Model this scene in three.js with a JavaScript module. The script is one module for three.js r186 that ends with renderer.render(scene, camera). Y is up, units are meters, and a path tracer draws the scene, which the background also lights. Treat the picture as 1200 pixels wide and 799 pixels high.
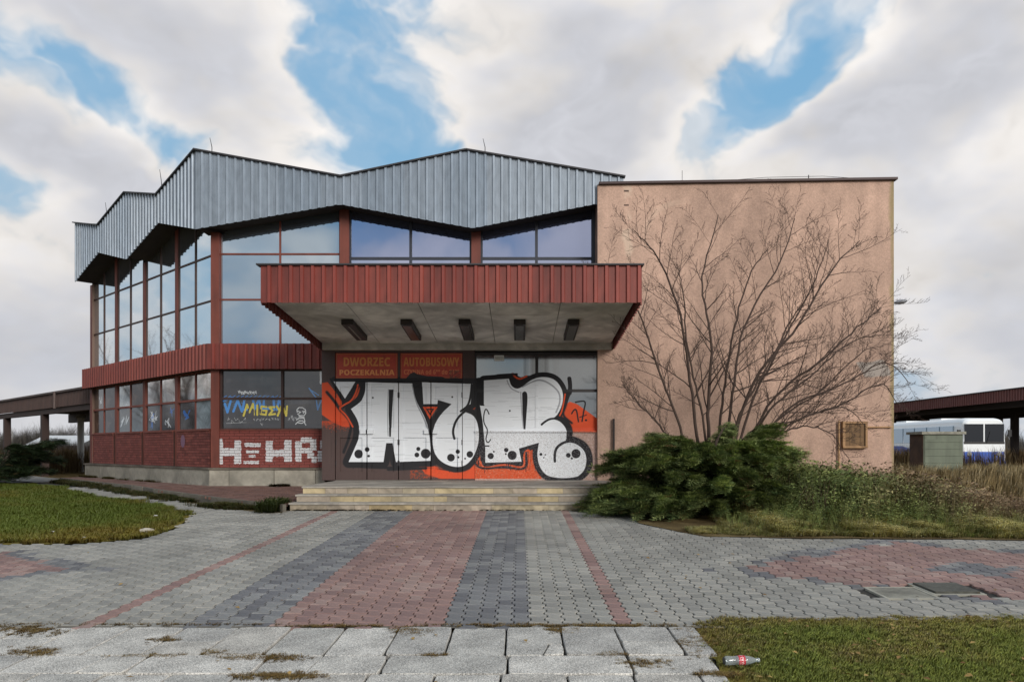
import * as THREE from 'three';
import { mergeGeometries } from 'three/addons/utils/BufferGeometryUtils.js';

// ---------- camera, sky, sun, exposure ----------
const scene = new THREE.Scene();
const EYE = 1.655, FOCAL = 880, CX = 609, HY = 526;           // photograph: 1200 x 799, level camera with a shifted lens
const camera = new THREE.PerspectiveCamera(2 * Math.atan(399.5 / FOCAL) * 180 / Math.PI, 1200 / 799, 0.1, 1500);
camera.position.set(0, EYE, 0);
camera.lookAt(0, EYE, -10);
camera.setViewOffset(1200, 799, 600 - CX, 399.5 - HY, 1200, 799);
const renderer = new THREE.WebGLRenderer({ antialias: true });
renderer.toneMapping = THREE.LinearToneMapping;
renderer.toneMappingExposure = 1.28;
renderer.shadowMap.enabled = true;
const sun = new THREE.DirectionalLight(new THREE.Color(1, 0.95, 0.88), 2.2);
sun.position.set(27, 21, 26);
sun.target.position.set(0, 2, -16);
sun.castShadow = true;
sun.shadow.radius = 42;
Object.assign(sun.shadow.camera, { left: -35, right: 35, top: 30, bottom: -30, near: 1, far: 120 });
sun.shadow.mapSize.set(2048, 2048);
scene.add(sun, sun.target);

// ---------- random numbers and noise ----------
let seedState = 12345;
const reseed = (n) => { seedState = n | 0; };
const rnd = () => { seedState = (seedState + 0x6d2b79f5) | 0; let t = Math.imul(seedState ^ (seedState >>> 15), 1 | seedState); t = (t + Math.imul(t ^ (t >>> 7), 61 | t)) ^ t; return ((t ^ (t >>> 14)) >>> 0) / 4294967296; };
const rr = (a, b) => a + (b - a) * rnd();
const pick = (a) => a[Math.floor(rnd() * a.length) % a.length];
const clamp = (x, a = 0, b = 1) => Math.min(b, Math.max(a, x));
const lerp = (a, b, t) => a + (b - a) * t;
const smooth = (a, b, x) => { const t = clamp((x - a) / (b - a)); return t * t * (3 - 2 * t); };
const hash3 = (x, y, z) => { let h = Math.imul(x, 374761393) ^ Math.imul(y, 668265263) ^ Math.imul(z, 1274126177); h = Math.imul(h ^ (h >>> 13), 1274126177); return ((h ^ (h >>> 16)) >>> 0) / 4294967296; };
function noise3(x, y, z) {
  const xi = Math.floor(x), yi = Math.floor(y), zi = Math.floor(z);
  let u = x - xi, v = y - yi, w = z - zi;
  u = u * u * (3 - 2 * u); v = v * v * (3 - 2 * v); w = w * w * (3 - 2 * w);
  const a = lerp(hash3(xi, yi, zi), hash3(xi + 1, yi, zi), u), b = lerp(hash3(xi, yi + 1, zi), hash3(xi + 1, yi + 1, zi), u);
  const c = lerp(hash3(xi, yi, zi + 1), hash3(xi + 1, yi, zi + 1), u), d = lerp(hash3(xi, yi + 1, zi + 1), hash3(xi + 1, yi + 1, zi + 1), u);
  return lerp(lerp(a, b, v), lerp(c, d, v), w);
}
function fbm(x, y, z, n) { let s = 0, a = 0.5, t = 0; for (let i = 0; i < n; i++) { s += a * noise3(x, y, z); t += a; x = x * 2.03 + 11.3; y = y * 2.03 + 5.1; z = z * 2.03 + 7.7; a *= 0.52; } return s / t; }

// ---------- the sky: broken cloud with blue gaps, computed by direction ----------
function makeSky() {
  const W = 4096, H = 2048, data = new Float32Array(W * H * 4);
  const azel = (px, py) => { const a = Math.atan((px - CX) / FOCAL); return [a, Math.atan((HY - py) / FOCAL * Math.cos(a))]; };
  // cloud banks (+) and clearings (-) : place in the photograph, spread in degrees across and up, turn, strength
  const banks = [
    [290, 95, 6.2, 4.6, 0.3, 0.42], [120, 40, 9, 3.6, 0.15, 0.40], [60, 165, 7.0, 3.4, -0.45, 0.46], [215, 225, 6, 2.6, -0.3, 0.34], [620, 110, 6.5, 6.0, 0.2, 0.46], [760, 60, 7.0, 5.0, 0.3, 0.46], [700, 170, 7, 3, 0.2, 0.26],
    [1120, 120, 7.5, 6.5, 0.5, 0.50], [980, 185, 7, 3.0, 0.3, 0.34], [1130, 330, 7, 5, 0, 0.26], [40, 380, 7, 6, 0, 0.34], [280, 8, 9, 2, 0, 0.2], [330, 190, 3, 1.2, -0.2, 0.2],
    [430, 110, 4.4, 5.0, 0.1, -0.46], [395, 50, 4.5, 2.6, -0.5, -0.22], [500, 60, 3.6, 3.0, 0.3, -0.22], [490, 180, 4.6, 1.6, -0.15, -0.34], [180, 148, 8.0, 1.4, -0.42, -0.50], [30, 88, 5.0, 1.4, -0.35, -0.46], [20, 200, 3.4, 1.5, -0.3, -0.46],
    [985, 36, 6.4, 2.6, 0.50, -0.80], [935, 92, 3.4, 1.8, 0.9, -0.44], [838, 152, 3.4, 1.3, 0.25, -0.44], [1165, 195, 2.6, 1.2, 0.6, -0.24], [690, 196, 4, 1.2, 0.2, -0.26], [1110, 262, 5, 1.2, 0.1, -0.26],
  ].map(([px, py, sx, sy, turn, k]) => { const [a, e] = azel(px, py), d = Math.PI / 180; return { a, e, sx: sx * d, sy: sy * d, c: Math.cos(turn), s: Math.sin(turn), k }; });
  for (let j = 0; j < H; j++) {
    const el = ((j + 0.5) / H - 0.5) * Math.PI, y = Math.sin(el), ce = Math.cos(el);
    for (let i = 0; i < W; i++) {
      const o = (j * W + i) * 4;
      if (y < -0.02) { data[o] = 0.30; data[o + 1] = 0.30; data[o + 2] = 0.30; data[o + 3] = 1; continue; }
      const th = ((i + 0.5) / W - 0.5) * 2 * Math.PI, x = Math.cos(th) * ce, z = Math.sin(th) * ce;
      const az = Math.atan2(x, -z);
      const wx = fbm(x * 6 + 3, y * 9, z * 6, 5) - 0.5, wz = fbm(x * 6 + 40, y * 9 + 9, z * 6, 5) - 0.5;
      const n1 = fbm(x * 2.4 + wx * 0.4, y * 5 + wz * 0.6, z * 2.4, 5);
      const puff = 1 - Math.abs(2 * fbm(x * 9 + wx * 1.6, y * 14 + wz * 1.6, z * 9 + 4, 6) - 1);
      const fine = fbm(x * 22 + wx * 4, y * 30 + wz * 4, z * 22, 5);
      let cover = (n1 - 0.5) * 1.1 - 0.07 + (fine - 0.5) * 0.46 + (puff - 0.74) * 0.70;
      if (z < 0) {
        const wa = az + wx * 0.16, we = el + wz * 0.12;
        for (const b of banks) {
          const da = wa - b.a, de = we - b.e, u = (da * b.c + de * b.s) / b.sx, v = (-da * b.s + de * b.c) / b.sy, r = u * u + v * v;
          if (r < 9) cover += b.k * Math.exp(-r * 0.62);
        }
      } else cover += 0.10;
      cover += smooth(0.26, 0.0, y) * 0.20;
      const veil = 0.55 * smooth(0.40, 0.74, fbm(x * 11 + wx * 3, y * 20 + wz * 3, z * 11 + 8, 6)) + 0.10, d = Math.max(smooth(-0.26, 0.20, cover), veil * smooth(-0.75, -0.1, cover));
      // thick cloud is a little greyer than its thin lit rims
      const body = smooth(0.02, 0.80, cover + (fbm(x * 5 + 3, y * 9, z * 5, 5) - 0.5) * 1.5);
      const lum = lerp(0.625, 0.435, body) * (0.70 + 0.42 * puff + 0.34 * (fine - 0.5));
      const cr = lum * lerp(1.03, 0.975, body), cg = lum * lerp(0.99, 0.99, body), cb = lum * lerp(0.945, 1.05, body);
      const h = smooth(0.0, 0.6, y), br = lerp(0.25, 0.145, h), bg = lerp(0.41, 0.325, h), bb = lerp(0.54, 0.52, h);
      let r = lerp(br, cr, d), g = lerp(bg, cg, d), b = lerp(bb, cb * 1.01, d);
      const hz = smooth(0.18, 0.0, y) * 0.6;
      r = lerp(r, 0.385, hz); g = lerp(g, 0.41, hz); b = lerp(b, 0.465, hz);
      data[o] = r; data[o + 1] = g; data[o + 2] = b; data[o + 3] = 1;
    }
  }
  const t = new THREE.DataTexture(data, W, H, THREE.RGBAFormat, THREE.FloatType);
  t.mapping = THREE.EquirectangularReflectionMapping; t.magFilter = THREE.LinearFilter; t.minFilter = THREE.LinearFilter; t.wrapS = THREE.RepeatWrapping; t.needsUpdate = true;
  return t;
}
scene.background = makeSky();
scene.environment = scene.background;

// ---------- bookkeeping: things, parts, names ----------
const used = new Map();
function numbered(name) { const n = used.get(name) ?? 0; used.set(name, n + 1); return n ? `${name}_${String(n).padStart(3, '0')}` : name; }
const shadowed = (o) => { o.castShadow = true; o.receiveShadow = true; return o; };
function thing(name, label, category, base, group) {
  const o = new THREE.Group(); o.name = numbered(name); o.position.set(...base); o.userData = { label, category }; if (group) o.userData.group = group; scene.add(o); return o;
}
// geometry is written in world metres; a part is moved into its thing's own axes
function part(owner, name, geo, mat, parent = owner) {
  geo.translate(-owner.position.x, -owner.position.y, -owner.position.z);
  const m = shadowed(new THREE.Mesh(geo, mat)); m.name = name; parent.add(m); return m;
}
function placed(owner, name, geo, mat, pos, parent = owner, quat = null, scale = null) {      // a piece that shares its geometry
  const m = shadowed(new THREE.Mesh(geo, mat)); m.name = name; m.position.set(pos[0] - owner.position.x, pos[1] - owner.position.y, pos[2] - owner.position.z);
  if (quat) m.quaternion.copy(quat); if (scale) m.scale.set(...scale); parent.add(m); return m;
}
function solo(name, geo, mat, label, category, base = [0, 0, 0], group) {
  geo.translate(-base[0], -base[1], -base[2]);
  const m = shadowed(new THREE.Mesh(geo, mat)); m.name = numbered(name); m.position.set(...base); m.userData = { label, category }; if (group) m.userData.group = group; scene.add(m); return m;
}
function setting(name, geo, mat) { const m = shadowed(new THREE.Mesh(geo, mat)); m.name = numbered(name); m.userData = { kind: 'structure', label: name.replace(/_/g, ' ') }; scene.add(m); return m; }

// ---------- geometry helpers ----------
const V = (x, y, z) => new THREE.Vector3(x, y, z);
class MB {                                         // collects faces with flat normals and uv in metres
  constructor() { this.p = []; this.n = []; this.u = []; }
  tri(a, b, c, hint, ua, ub, uc) {
    const n = V().subVectors(b, a).cross(V().subVectors(c, a)).normalize();
    if (hint && n.dot(hint) < 0) { [b, c] = [c, b]; [ub, uc] = [uc, ub]; n.negate(); }
    for (const q of [a, b, c]) { this.p.push(q.x, q.y, q.z); this.n.push(n.x, n.y, n.z); }
    const auto = (q) => Math.abs(n.y) > 0.7 ? [q.x, -q.z] : Math.abs(n.x) > Math.abs(n.z) ? [-q.z, q.y] : [q.x, q.y];
    this.u.push(...(ua ?? auto(a)), ...(ub ?? auto(b)), ...(uc ?? auto(c))); return this;
  }
  quad(a, b, c, d, hint, uv) { const q = uv ?? []; this.tri(a, b, c, hint, q[0], q[1], q[2]); this.tri(a, c, d, hint, q[0], q[2], q[3]); return this; }
  box(x0, x1, y0, y1, Z0, Z1) {                    // Z is depth in front of the camera
    const c = (x, y, Z) => V(x, y, -Z);
    this.quad(c(x0, y0, Z0), c(x1, y0, Z0), c(x1, y1, Z0), c(x0, y1, Z0), V(0, 0, 1));
    this.quad(c(x0, y0, Z1), c(x1, y0, Z1), c(x1, y1, Z1), c(x0, y1, Z1), V(0, 0, -1));
    this.quad(c(x0, y0, Z0), c(x0, y0, Z1), c(x0, y1, Z1), c(x0, y1, Z0), V(-1, 0, 0));
    this.quad(c(x1, y0, Z0), c(x1, y0, Z1), c(x1, y1, Z1), c(x1, y1, Z0), V(1, 0, 0));
    this.quad(c(x0, y1, Z0), c(x1, y1, Z0), c(x1, y1, Z1), c(x0, y1, Z1), V(0, 1, 0));
    this.quad(c(x0, y0, Z0), c(x1, y0, Z0), c(x1, y0, Z1), c(x0, y0, Z1), V(0, -1, 0));
    return this;
  }
  beam(a, b, w, h, up = V(0, 1, 0)) {              // a bar from a to b, w across and h high
    const d = V().subVectors(b, a).normalize(), s = V().crossVectors(d, up).normalize().multiplyScalar(w / 2), t = V().crossVectors(s, d).normalize().multiplyScalar(h / 2);
    const e = (q, i, j) => q.clone().addScaledVector(s, i).addScaledVector(t, j);
    const A = [e(a, -1, -1), e(a, 1, -1), e(a, 1, 1), e(a, -1, 1)], B = [e(b, -1, -1), e(b, 1, -1), e(b, 1, 1), e(b, -1, 1)], mid = V().addVectors(a, b).multiplyScalar(0.5);
    for (let k = 0; k < 4; k++) { const l = (k + 1) % 4, c = V().add(A[k]).add(A[l]).add(B[k]).add(B[l]).multiplyScalar(0.25).sub(mid); this.quad(A[k], A[l], B[l], B[k], c); }
    this.quad(...A, d.clone().negate()); this.quad(...B, d); return this;
  }
  prism(f, pts, o0, o1) {                          // polygon in a wall frame f(s, y, offset), from offset o0 (back) to o1 (front)
    const flat = pts.map(([s, y]) => new THREE.Vector2(s, y)), n = V().subVectors(f(0, 0, 1), f(0, 0, 0));
    let cs = 0, cy = 0; for (const [s, y] of pts) { cs += s / pts.length; cy += y / pts.length; }
    for (const t of THREE.ShapeUtils.triangulateShape(flat, [])) {
      const q = t.map((k) => pts[k]);
      this.tri(...q.map(([s, y]) => f(s, y, o1)), n, ...q); this.tri(...q.map(([s, y]) => f(s, y, o0)), n.clone().negate(), ...q);
    }
    const c = f(cs, cy, (o0 + o1) / 2);
    for (let k = 0; k < pts.length; k++) {
      const [a, b] = pts[k], [s, y] = pts[(k + 1) % pts.length], m = f((a + s) / 2, (b + y) / 2, (o0 + o1) / 2).sub(c);
      this.quad(f(a, b, o0), f(s, y, o0), f(s, y, o1), f(a, b, o1), m);
    }
    return this;
  }
  wall(f, s0, s1, y0, y1, o0, o1) { return this.prism(f, [[s0, y0], [s1, y0], [s1, y1], [s0, y1]], o0, o1); }
  geo() {
    const g = new THREE.BufferGeometry();
    g.setAttribute('position', new THREE.Float32BufferAttribute(this.p, 3)); g.setAttribute('normal', new THREE.Float32BufferAttribute(this.n, 3)); g.setAttribute('uv', new THREE.Float32BufferAttribute(this.u, 2));
    return g;
  }
}
const frame = (X0, Z0, dx, dz, nx, nz) => (s, y, o) => V(X0 + dx * s + nx * o, y, -(Z0 + dz * s + nz * o));
function polyline(f, s0, s1, kinks) { return [s0, ...kinks.filter((k) => k > s0 && k < s1), s1]; }
const along = (pts) => (s) => { for (let k = 1; k < pts.length; k++) if (s <= pts[k][0] || k === pts.length - 1) { const [a, b] = pts[k - 1], [c, d] = pts[k]; return b + (d - b) * (s - a) / (c - a); } };
// trapezoidal sheet metal in a wall frame
function corrugated(f, s0, s1, top, bottom, pitch, rib, slope, depth, o = 0) {
  const prof = [];
  for (let s = s0; s < s1 - 1e-4; s += pitch) {
    const a = s + pitch - rib - 2 * slope;
    prof.push([s, 0], [a, 0], [a + slope, depth], [a + slope + rib, depth]);
  }
  prof.push([s1, 0]);
  const b = new MB(), n = V().subVectors(f(0, 0, 1), f(0, 0, 0)), list = prof.filter(([s]) => s <= s1 + 1e-4);
  for (let k = 1; k < list.length; k++) {
    const [a, p] = list[k - 1], [c, q] = list[k];
    if (c - a < 1e-5) continue;
    b.quad(f(a, bottom(a), o + p), f(c, bottom(c), o + q), f(c, top(c), o + q), f(a, top(a), o + p), n, [[(a - s0) / pitch / 5, bottom(a)], [(c - s0) / pitch / 5, bottom(c)], [(c - s0) / pitch / 5, top(c)], [(a - s0) / pitch / 5, top(a)]]);
  }
  return b.geo();
}
function tube(points, radii, sides = 6, closed = true) {       // tapered tube through points
  const P = [], N = [], I = [], U = [], up = V(0.13, 0.21, 0.97).normalize();
  let ref = up, len = 0;
  for (let k = 0; k < points.length; k++) {
    const d = V().subVectors(points[Math.min(k + 1, points.length - 1)], points[Math.max(k - 1, 0)]).normalize();
    if (Math.abs(d.dot(ref)) > 0.96) ref = V(1, 0, 0);
    const s = V().crossVectors(d, ref).normalize(), t = V().crossVectors(s, d).normalize();
    if (k) len += points[k].distanceTo(points[k - 1]);
    for (let j = 0; j <= sides; j++) {
      const a = j / sides * Math.PI * 2, n = s.clone().multiplyScalar(Math.cos(a)).addScaledVector(t, Math.sin(a));
      P.push(points[k].x + n.x * radii[k], points[k].y + n.y * radii[k], points[k].z + n.z * radii[k]); N.push(n.x, n.y, n.z); U.push(j / sides, len);
    }
    if (k) for (let j = 0; j < sides; j++) { const q = (k - 1) * (sides + 1) + j, w = q + sides + 1; I.push(q, w, q + 1, q + 1, w, w + 1); }
  }
  const g = new THREE.BufferGeometry();
  g.setAttribute('position', new THREE.Float32BufferAttribute(P, 3)); g.setAttribute('normal', new THREE.Float32BufferAttribute(N, 3)); g.setAttribute('uv', new THREE.Float32BufferAttribute(U, 2)); g.setIndex(I);
  return g;
}
const rod = (a, b, r, sides = 8) => tube([a, b], [r, r], sides);

// ---------- textures and materials ----------
const S = (hex) => new THREE.Color(hex);
function noiseMap(w, h, fn, srgb = true) {                      // fn(u, v) -> [r, g, b] in 0..1 (sRGB when a colour map)
  const d = new Uint8Array(w * h * 4);
  for (let j = 0; j < h; j++) for (let i = 0; i < w; i++) { const c = fn(i / w, j / h, i, j), o = (j * w + i) * 4; for (let k = 0; k < 3; k++) d[o + k] = clamp(c[k]) * 255; d[o + 3] = 255; }
  const t = new THREE.DataTexture(d, w, h); t.magFilter = THREE.LinearFilter; t.minFilter = THREE.LinearFilter; t.wrapS = t.wrapT = THREE.RepeatWrapping; if (srgb) t.colorSpace = THREE.SRGBColorSpace; t.needsUpdate = true; return t;
}
const rep = (t, x, y = x) => { const c = t.clone(); c.repeat.set(x, y); c.needsUpdate = true; return c; };
// noise that closes on itself over u, v in 0..1
const tiled = (u, v, f, n, z = 0) => { const a = u * 2 * Math.PI, b = v * 2 * Math.PI, r = f / (2 * Math.PI); return fbm(Math.cos(a) * r + Math.cos(b) * r * 0.999 + 20, Math.sin(a) * r + 31 + z, Math.sin(b) * r + Math.cos(b) * r * 0.31 + 50, n); };
const grainTex = noiseMap(256, 256, (u, v, i, j) => { const g = 0.5 + 0.6 * (tiled(u, v, 9, 4) - 0.5) + (hash3(i, j, 3) - 0.5) * 0.28; return [g, g, g]; }, false);
const grainColor = noiseMap(256, 256, (u, v, i, j) => { const g = 0.90 + 0.28 * (tiled(u, v, 7, 5) - 0.5) + (hash3(i, j, 5) - 0.5) * 0.14; return [g, g, g * 0.995]; });
const speckColor = noiseMap(512, 512, (u, v, i, j) => {        // washed aggregate: pale chips in grey cement
  const a = noise3(i * 0.33, j * 0.33, 1), b = noise3(i * 0.6, j * 0.6, 8); let g = 0.80 + 0.42 * (tiled(u, v, 5, 5) - 0.5); g += a > 0.62 ? 0.16 : a < 0.34 ? -0.20 : 0; g += (b - 0.5) * 0.2; return [g, g, g * 1.005];
});
const patchColor = noiseMap(512, 512, (u, v, i, j) => { const a = tiled(u, v, 4, 6), b = tiled(u, v, 14, 4, 9); const g = 0.86 + 0.5 * (a - 0.5) + 0.26 * (b - 0.5) + (hash3(i, j, 2) - 0.5) * 0.06; return [g, g, g]; });
const roughBump = noiseMap(512, 512, (u, v, i, j) => { const a = noise3(i * 0.23, j * 0.23, 4), b = noise3(i * 0.5, j * 0.5, 6), g = 0.25 + 0.5 * a * a + 0.35 * b; return [g, g, g]; }, false);
const std = (color, roughness = 0.85, extra = {}) => new THREE.MeshStandardMaterial({ color: color.isColor ? color : S(color), roughness, ...extra });
const phys = (color, roughness, extra = {}) => new THREE.MeshPhysicalMaterial({ color: color.isColor ? color : S(color), roughness, ...extra });
function canvasTex(w, h, draw, srgb = true) {
  const c = document.createElement('canvas'); c.width = w; c.height = h; const g = c.getContext('2d'); draw(g, w, h);
  const t = new THREE.CanvasTexture(c); if (srgb) t.colorSpace = THREE.SRGBColorSpace; t.magFilter = THREE.LinearFilter; return t;
}
const tint = (hex, k) => { const c = S(hex); return c.multiplyScalar(k); };

// ---------- the ground ----------
const SLOPE = 0.0318;
const gy = (Z) => SLOPE * clamp(Z, -4, 20);                         // the forecourt rises gently towards the building
const gx = (px, Z) => (px - CX) / FOCAL * Z;                        // layout: picture column at a depth -> metres across
const gz = (py) => FOCAL * EYE / (py - (HY - SLOPE * FOCAL));       // layout: picture row on the forecourt -> depth
const hy = (py, Z) => EYE - (py - HY) / FOCAL * Z;                  // layout: picture row at a depth -> height
const inside = (poly, x, z) => { let k = false; for (let i = 0, j = poly.length - 1; i < poly.length; j = i++) { const [a, b] = poly[i], [c, d] = poly[j]; if ((b > z) !== (d > z) && x < (c - a) * (z - b) / (d - b) + a) k = !k; } return k; };
function groundPoly(pts, dy, hfn = gy) {
  const b = new MB(), at = ([x, z]) => V(x, hfn(z, x) + dy, -z);
  for (const t of THREE.ShapeUtils.triangulateShape(pts.map(([x, z]) => new THREE.Vector2(x, z)), [])) b.tri(...t.map((k) => at(pts[k])), V(0, 1, 0));
  return b.geo();
}
const seen = (x, Z, m = 1.2) => { const px = CX + x / Z * FOCAL; return px > -m * FOCAL / Z && px < 1200 + m * FOCAL / Z; };

const soilTex = noiseMap(512, 512, (u, v, i, j) => { const a = tiled(u, v, 6, 6), b = hash3(i, j, 7); return [0.36 + 0.30 * (a - 0.5) + 0.12 * (b - 0.5), 0.31 + 0.28 * (a - 0.5) + 0.11 * (b - 0.5), 0.22 + 0.2 * (a - 0.5) + 0.09 * (b - 0.5)]; });
const soil = phys('#ffffff', 1, { specularIntensity: 0, map: rep(soilTex, 0.5), bumpMap: rep(grainTex, 1.2), bumpScale: 0.02 });
{
  const b = new MB(), rows = [-60, -4, 20, 60, 160, 420, 1000];
  for (let k = 1; k < rows.length; k++) { const [A, B] = [rows[k - 1], rows[k]]; b.quad(V(-900, gy(A) - 0.05, -A), V(900, gy(A) - 0.05, -A), V(900, gy(B) - 0.05, -B), V(-900, gy(B) - 0.05, -B), V(0, 1, 0)); }
  setting('ground', b.geo(), soil);
}
const lawnSoil = phys('#ffffff', 1, { specularIntensity: 0, map: rep(noiseMap(512, 512, (u, v, i, j) => { const a = tiled(u, v, 7, 6), b = hash3(i, j, 9); return [0.40 + 0.24 * (a - 0.5) + 0.1 * (b - 0.5), 0.36 + 0.22 * (a - 0.5) + 0.1 * (b - 0.5), 0.18 + 0.14 * (a - 0.5) + 0.07 * (b - 0.5)]; }), 0.6) });
const leftLawn = [[-22, 10.45], [-7.25, 10.46], [-6.5, 10.52], [-6.05, 10.66], [-5.7, 10.95], [-5.55, 11.5], [-5.62, 12.3], [-5.85, 13.2], [-6.1, 13.9], [-6.75, 14.75], [-8.3, 16.3], [-10.5, 18.3], [-14.4, 21.9], [-22, 27]];
const rightLawn = [[1.50, 6.30], [1.75, 6.42], [3.2, 6.47], [4.6, 6.52], [14, 6.6], [14, -2], [1.2, -2], [1.34, 4.4], [1.32, 4.9], [1.40, 5.3], [1.30, 5.7], [1.42, 6.05]];
setting('lawn', groundPoly(leftLawn, -0.012), lawnSoil);
setting('lawn', groundPoly(rightLawn, -0.010), lawnSoil);

// --- block paving: dog-bone stones in columns that run towards the building ---
const paved = [[-17, 6.2], [1.5, 6.2], [1.52, 6.32], [1.8, 6.42], [14, 6.6], [14, 10.7], [7.3, 10.85], [4.9, 11.0], [2.75, 11.2], [2.1, 12.6], [2.2, 14.55], [-4.45, 14.55], [-4.45, 14.15], [-5.3, 14.5], [-8.16, 16.95], [-12.7, 21.3], [-16.5, 25], [-18.5, 24.6], [-14.4, 21.6], [-10.5, 18.15], [-8.27, 16.15], [-6.7, 14.6], [-5.98, 13.7], [-5.72, 12.9], [-5.5, 12.0], [-5.45, 11.2], [-5.7, 10.8], [-6.2, 10.5], [-7.2, 10.42], [-17, 10.4]];
const bedMat = std('#2c2a27', 1, { map: rep(grainColor, 3) });
const paving = setting('block_paving', groundPoly(paved, -0.016), bedMat);
const stoneGeo = (() => {
  const E = 0.0968, A = 0.0778, B = 0.0528, z1 = 0.062, z2 = 0.036;
  const ring = [[-A, -E], [A, -E], [A, -z1], [B, -z2], [B, z2], [A, z1], [A, E], [-A, E], [-A, z1], [-B, z2], [-B, -z2], [-A, -z1]];
  const b = new MB(), inner = ring.map(([x, z]) => [x - Math.sign(x) * 0.006, z - Math.sign(z) * (Math.abs(z) === E ? 0.006 : 0.001)]);
  for (const t of THREE.ShapeUtils.triangulateShape(inner.map(([x, z]) => new THREE.Vector2(x, z)), [])) b.tri(...t.map((k) => V(inner[k][0], 0, inner[k][1])), V(0, 1, 0));
  for (let k = 0; k < 12; k++) {
    const l = (k + 1) % 12, o = V((ring[k][0] + ring[l][0]) / 2, 0.02, (ring[k][1] + ring[l][1]) / 2);
    b.quad(V(inner[k][0], 0, inner[k][1]), V(inner[l][0], 0, inner[l][1]), V(ring[l][0], -0.005, ring[l][1]), V(ring[k][0], -0.005, ring[k][1]), o);
    b.quad(V(ring[k][0], -0.005, ring[k][1]), V(ring[l][0], -0.005, ring[l][1]), V(ring[l][0], -0.03, ring[l][1]), V(ring[k][0], -0.03, ring[k][1]), o.clone().setY(0));
  }
  return b.geo();
})();
const paveTones = { light: ['#96948e', '#9b9993', '#8f8d88', '#a19e97', '#93918b'], dark: ['#767678', '#6f6f72', '#7d7d7f', '#69696d', '#868686'], red: ['#90746f', '#987b75', '#896e6a', '#947770', '#9e857e'] };
const stoneTex = { map: rep(grainColor, 4.1), bumpMap: rep(grainTex, 6), bumpScale: 0.0025 };
const paveMats = {}; for (const k in paveTones) paveMats[k] = paveTones[k].map((h) => std(h, 0.88, stoneTex));
const stoneMat = std('#ffffff', 0.88, stoneTex);
const PITCH = 0.1435, RED0 = -2.07;
function paveKind(x, Z) {
  const c = Math.floor((x - RED0) / PITCH + 1e-6);
  const ragged = (hash3(Math.round(x * 7), Math.round(Z * 5), 4) - 0.5) * 0.10;
  for (const [cx, cz] of [[5.25, 8.62], [-7.95, 8.62]]) {
    const r = Math.abs(x - cx) / 2.75 + Math.abs(Z - cz) / 2.0 + ragged;
    if (r < 0.22) return 'dark'; if (r < 1) return 'red'; if (r < 1.16 && hash3(Math.round(x * 3), Math.round(Z * 3), 2) > 0.2) return 'dark';
  }
  if (c >= 0 && c < 10) return 'red';
  if ((c >= -5 && c < 0) || (c >= 10 && c < 15)) return 'dark';
  if (c === -11 || c === 20) return 'red';
  return 'light';
}
const lids = [[3.50, 4.03, 7.16, 7.66], [4.04, 4.56, 7.32, 7.83]];
{
  const near = [], far = [], tilt = Math.atan(SLOPE);
  for (let c = -120; c < 120; c++) for (let r = 0; r < 110; r++) {
    const x = RED0 + (c + 0.5) * PITCH, Z = 6.2 + 0.1 + (r - 0.5 * ((c & 1) ? 1 : 0)) * 0.2;
    if (!seen(x, Z, 3) || !inside(paved, x, Z) || Z > 20 || lids.some(([a, b, d, e]) => x > a - 0.05 && x < b + 0.05 && Z > d - 0.04 && Z < e + 0.04)) continue;
    (Z < 7.25 && seen(x, Z, 0.1) ? near : far).push([x, Z, c]);
  }
  near.sort((a, b) => a[1] - b[1]);
  far.push(...near.splice(300));
  reseed(77);
  const q = new THREE.Quaternion(), e = new THREE.Euler(), wear = (x, Z) => 0.68 + 0.44 * fbm(x * 0.9, Z * 0.9, 3, 4) + 0.16 * smooth(0.42, 0.5, fbm(x * 2.2, Z * 1.6, 8, 4));
  const turn = () => q.setFromEuler(e.set(tilt + rr(-0.006, 0.006), rr(-0.008, 0.008), rr(-0.008, 0.008)));
  const relief = (x, Z) => (fbm(x * 0.7, Z * 0.7, 11, 3) - 0.5) * 0.022;
  for (const [x, Z, c] of near) { const kind = paveKind(x, Z); placed(paving, 'paving_stone', stoneGeo, paveMats[kind][Math.floor(clamp((wear(x, Z) - 0.8) * 2.5 + rr(-0.3, 0.3)) * 4.99)], [x, gy(Z) + relief(x, Z) + rr(-0.002, 0.002), -Z], paving, turn()); }
  const inst = new THREE.InstancedMesh(stoneGeo, stoneMat, far.length), m = new THREE.Matrix4(), one = V(1, 1, 1), col = new THREE.Color();
  far.forEach(([x, Z, c], k) => {
    inst.setMatrixAt(k, m.compose(V(x, gy(Z) + relief(x, Z) + rr(-0.002, 0.002), -Z), turn(), one));
    inst.setColorAt(k, col.set(pick(paveTones[paveKind(x, Z)])).multiplyScalar(wear(x, Z)));
  });
  inst.name = 'paving_stones'; inst.userData = { kind: 'stuff' }; shadowed(inst); paving.add(inst);
}
// dark edging strip where the blocks end
setting('edging_strip', (() => { const b = new MB(); for (let x = -17; x < 1.4; x += 1) b.quad(V(x, gy(6.215) - 0.006, -6.215), V(x + 0.995, gy(6.215) - 0.006, -6.215), V(x + 0.995, gy(6.15) - 0.006, -6.15), V(x, gy(6.15) - 0.006, -6.15), V(0, 1, 0)); return b.geo(); })(), std('#6b665c', 1, { map: rep(grainColor, 2) }));

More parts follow.
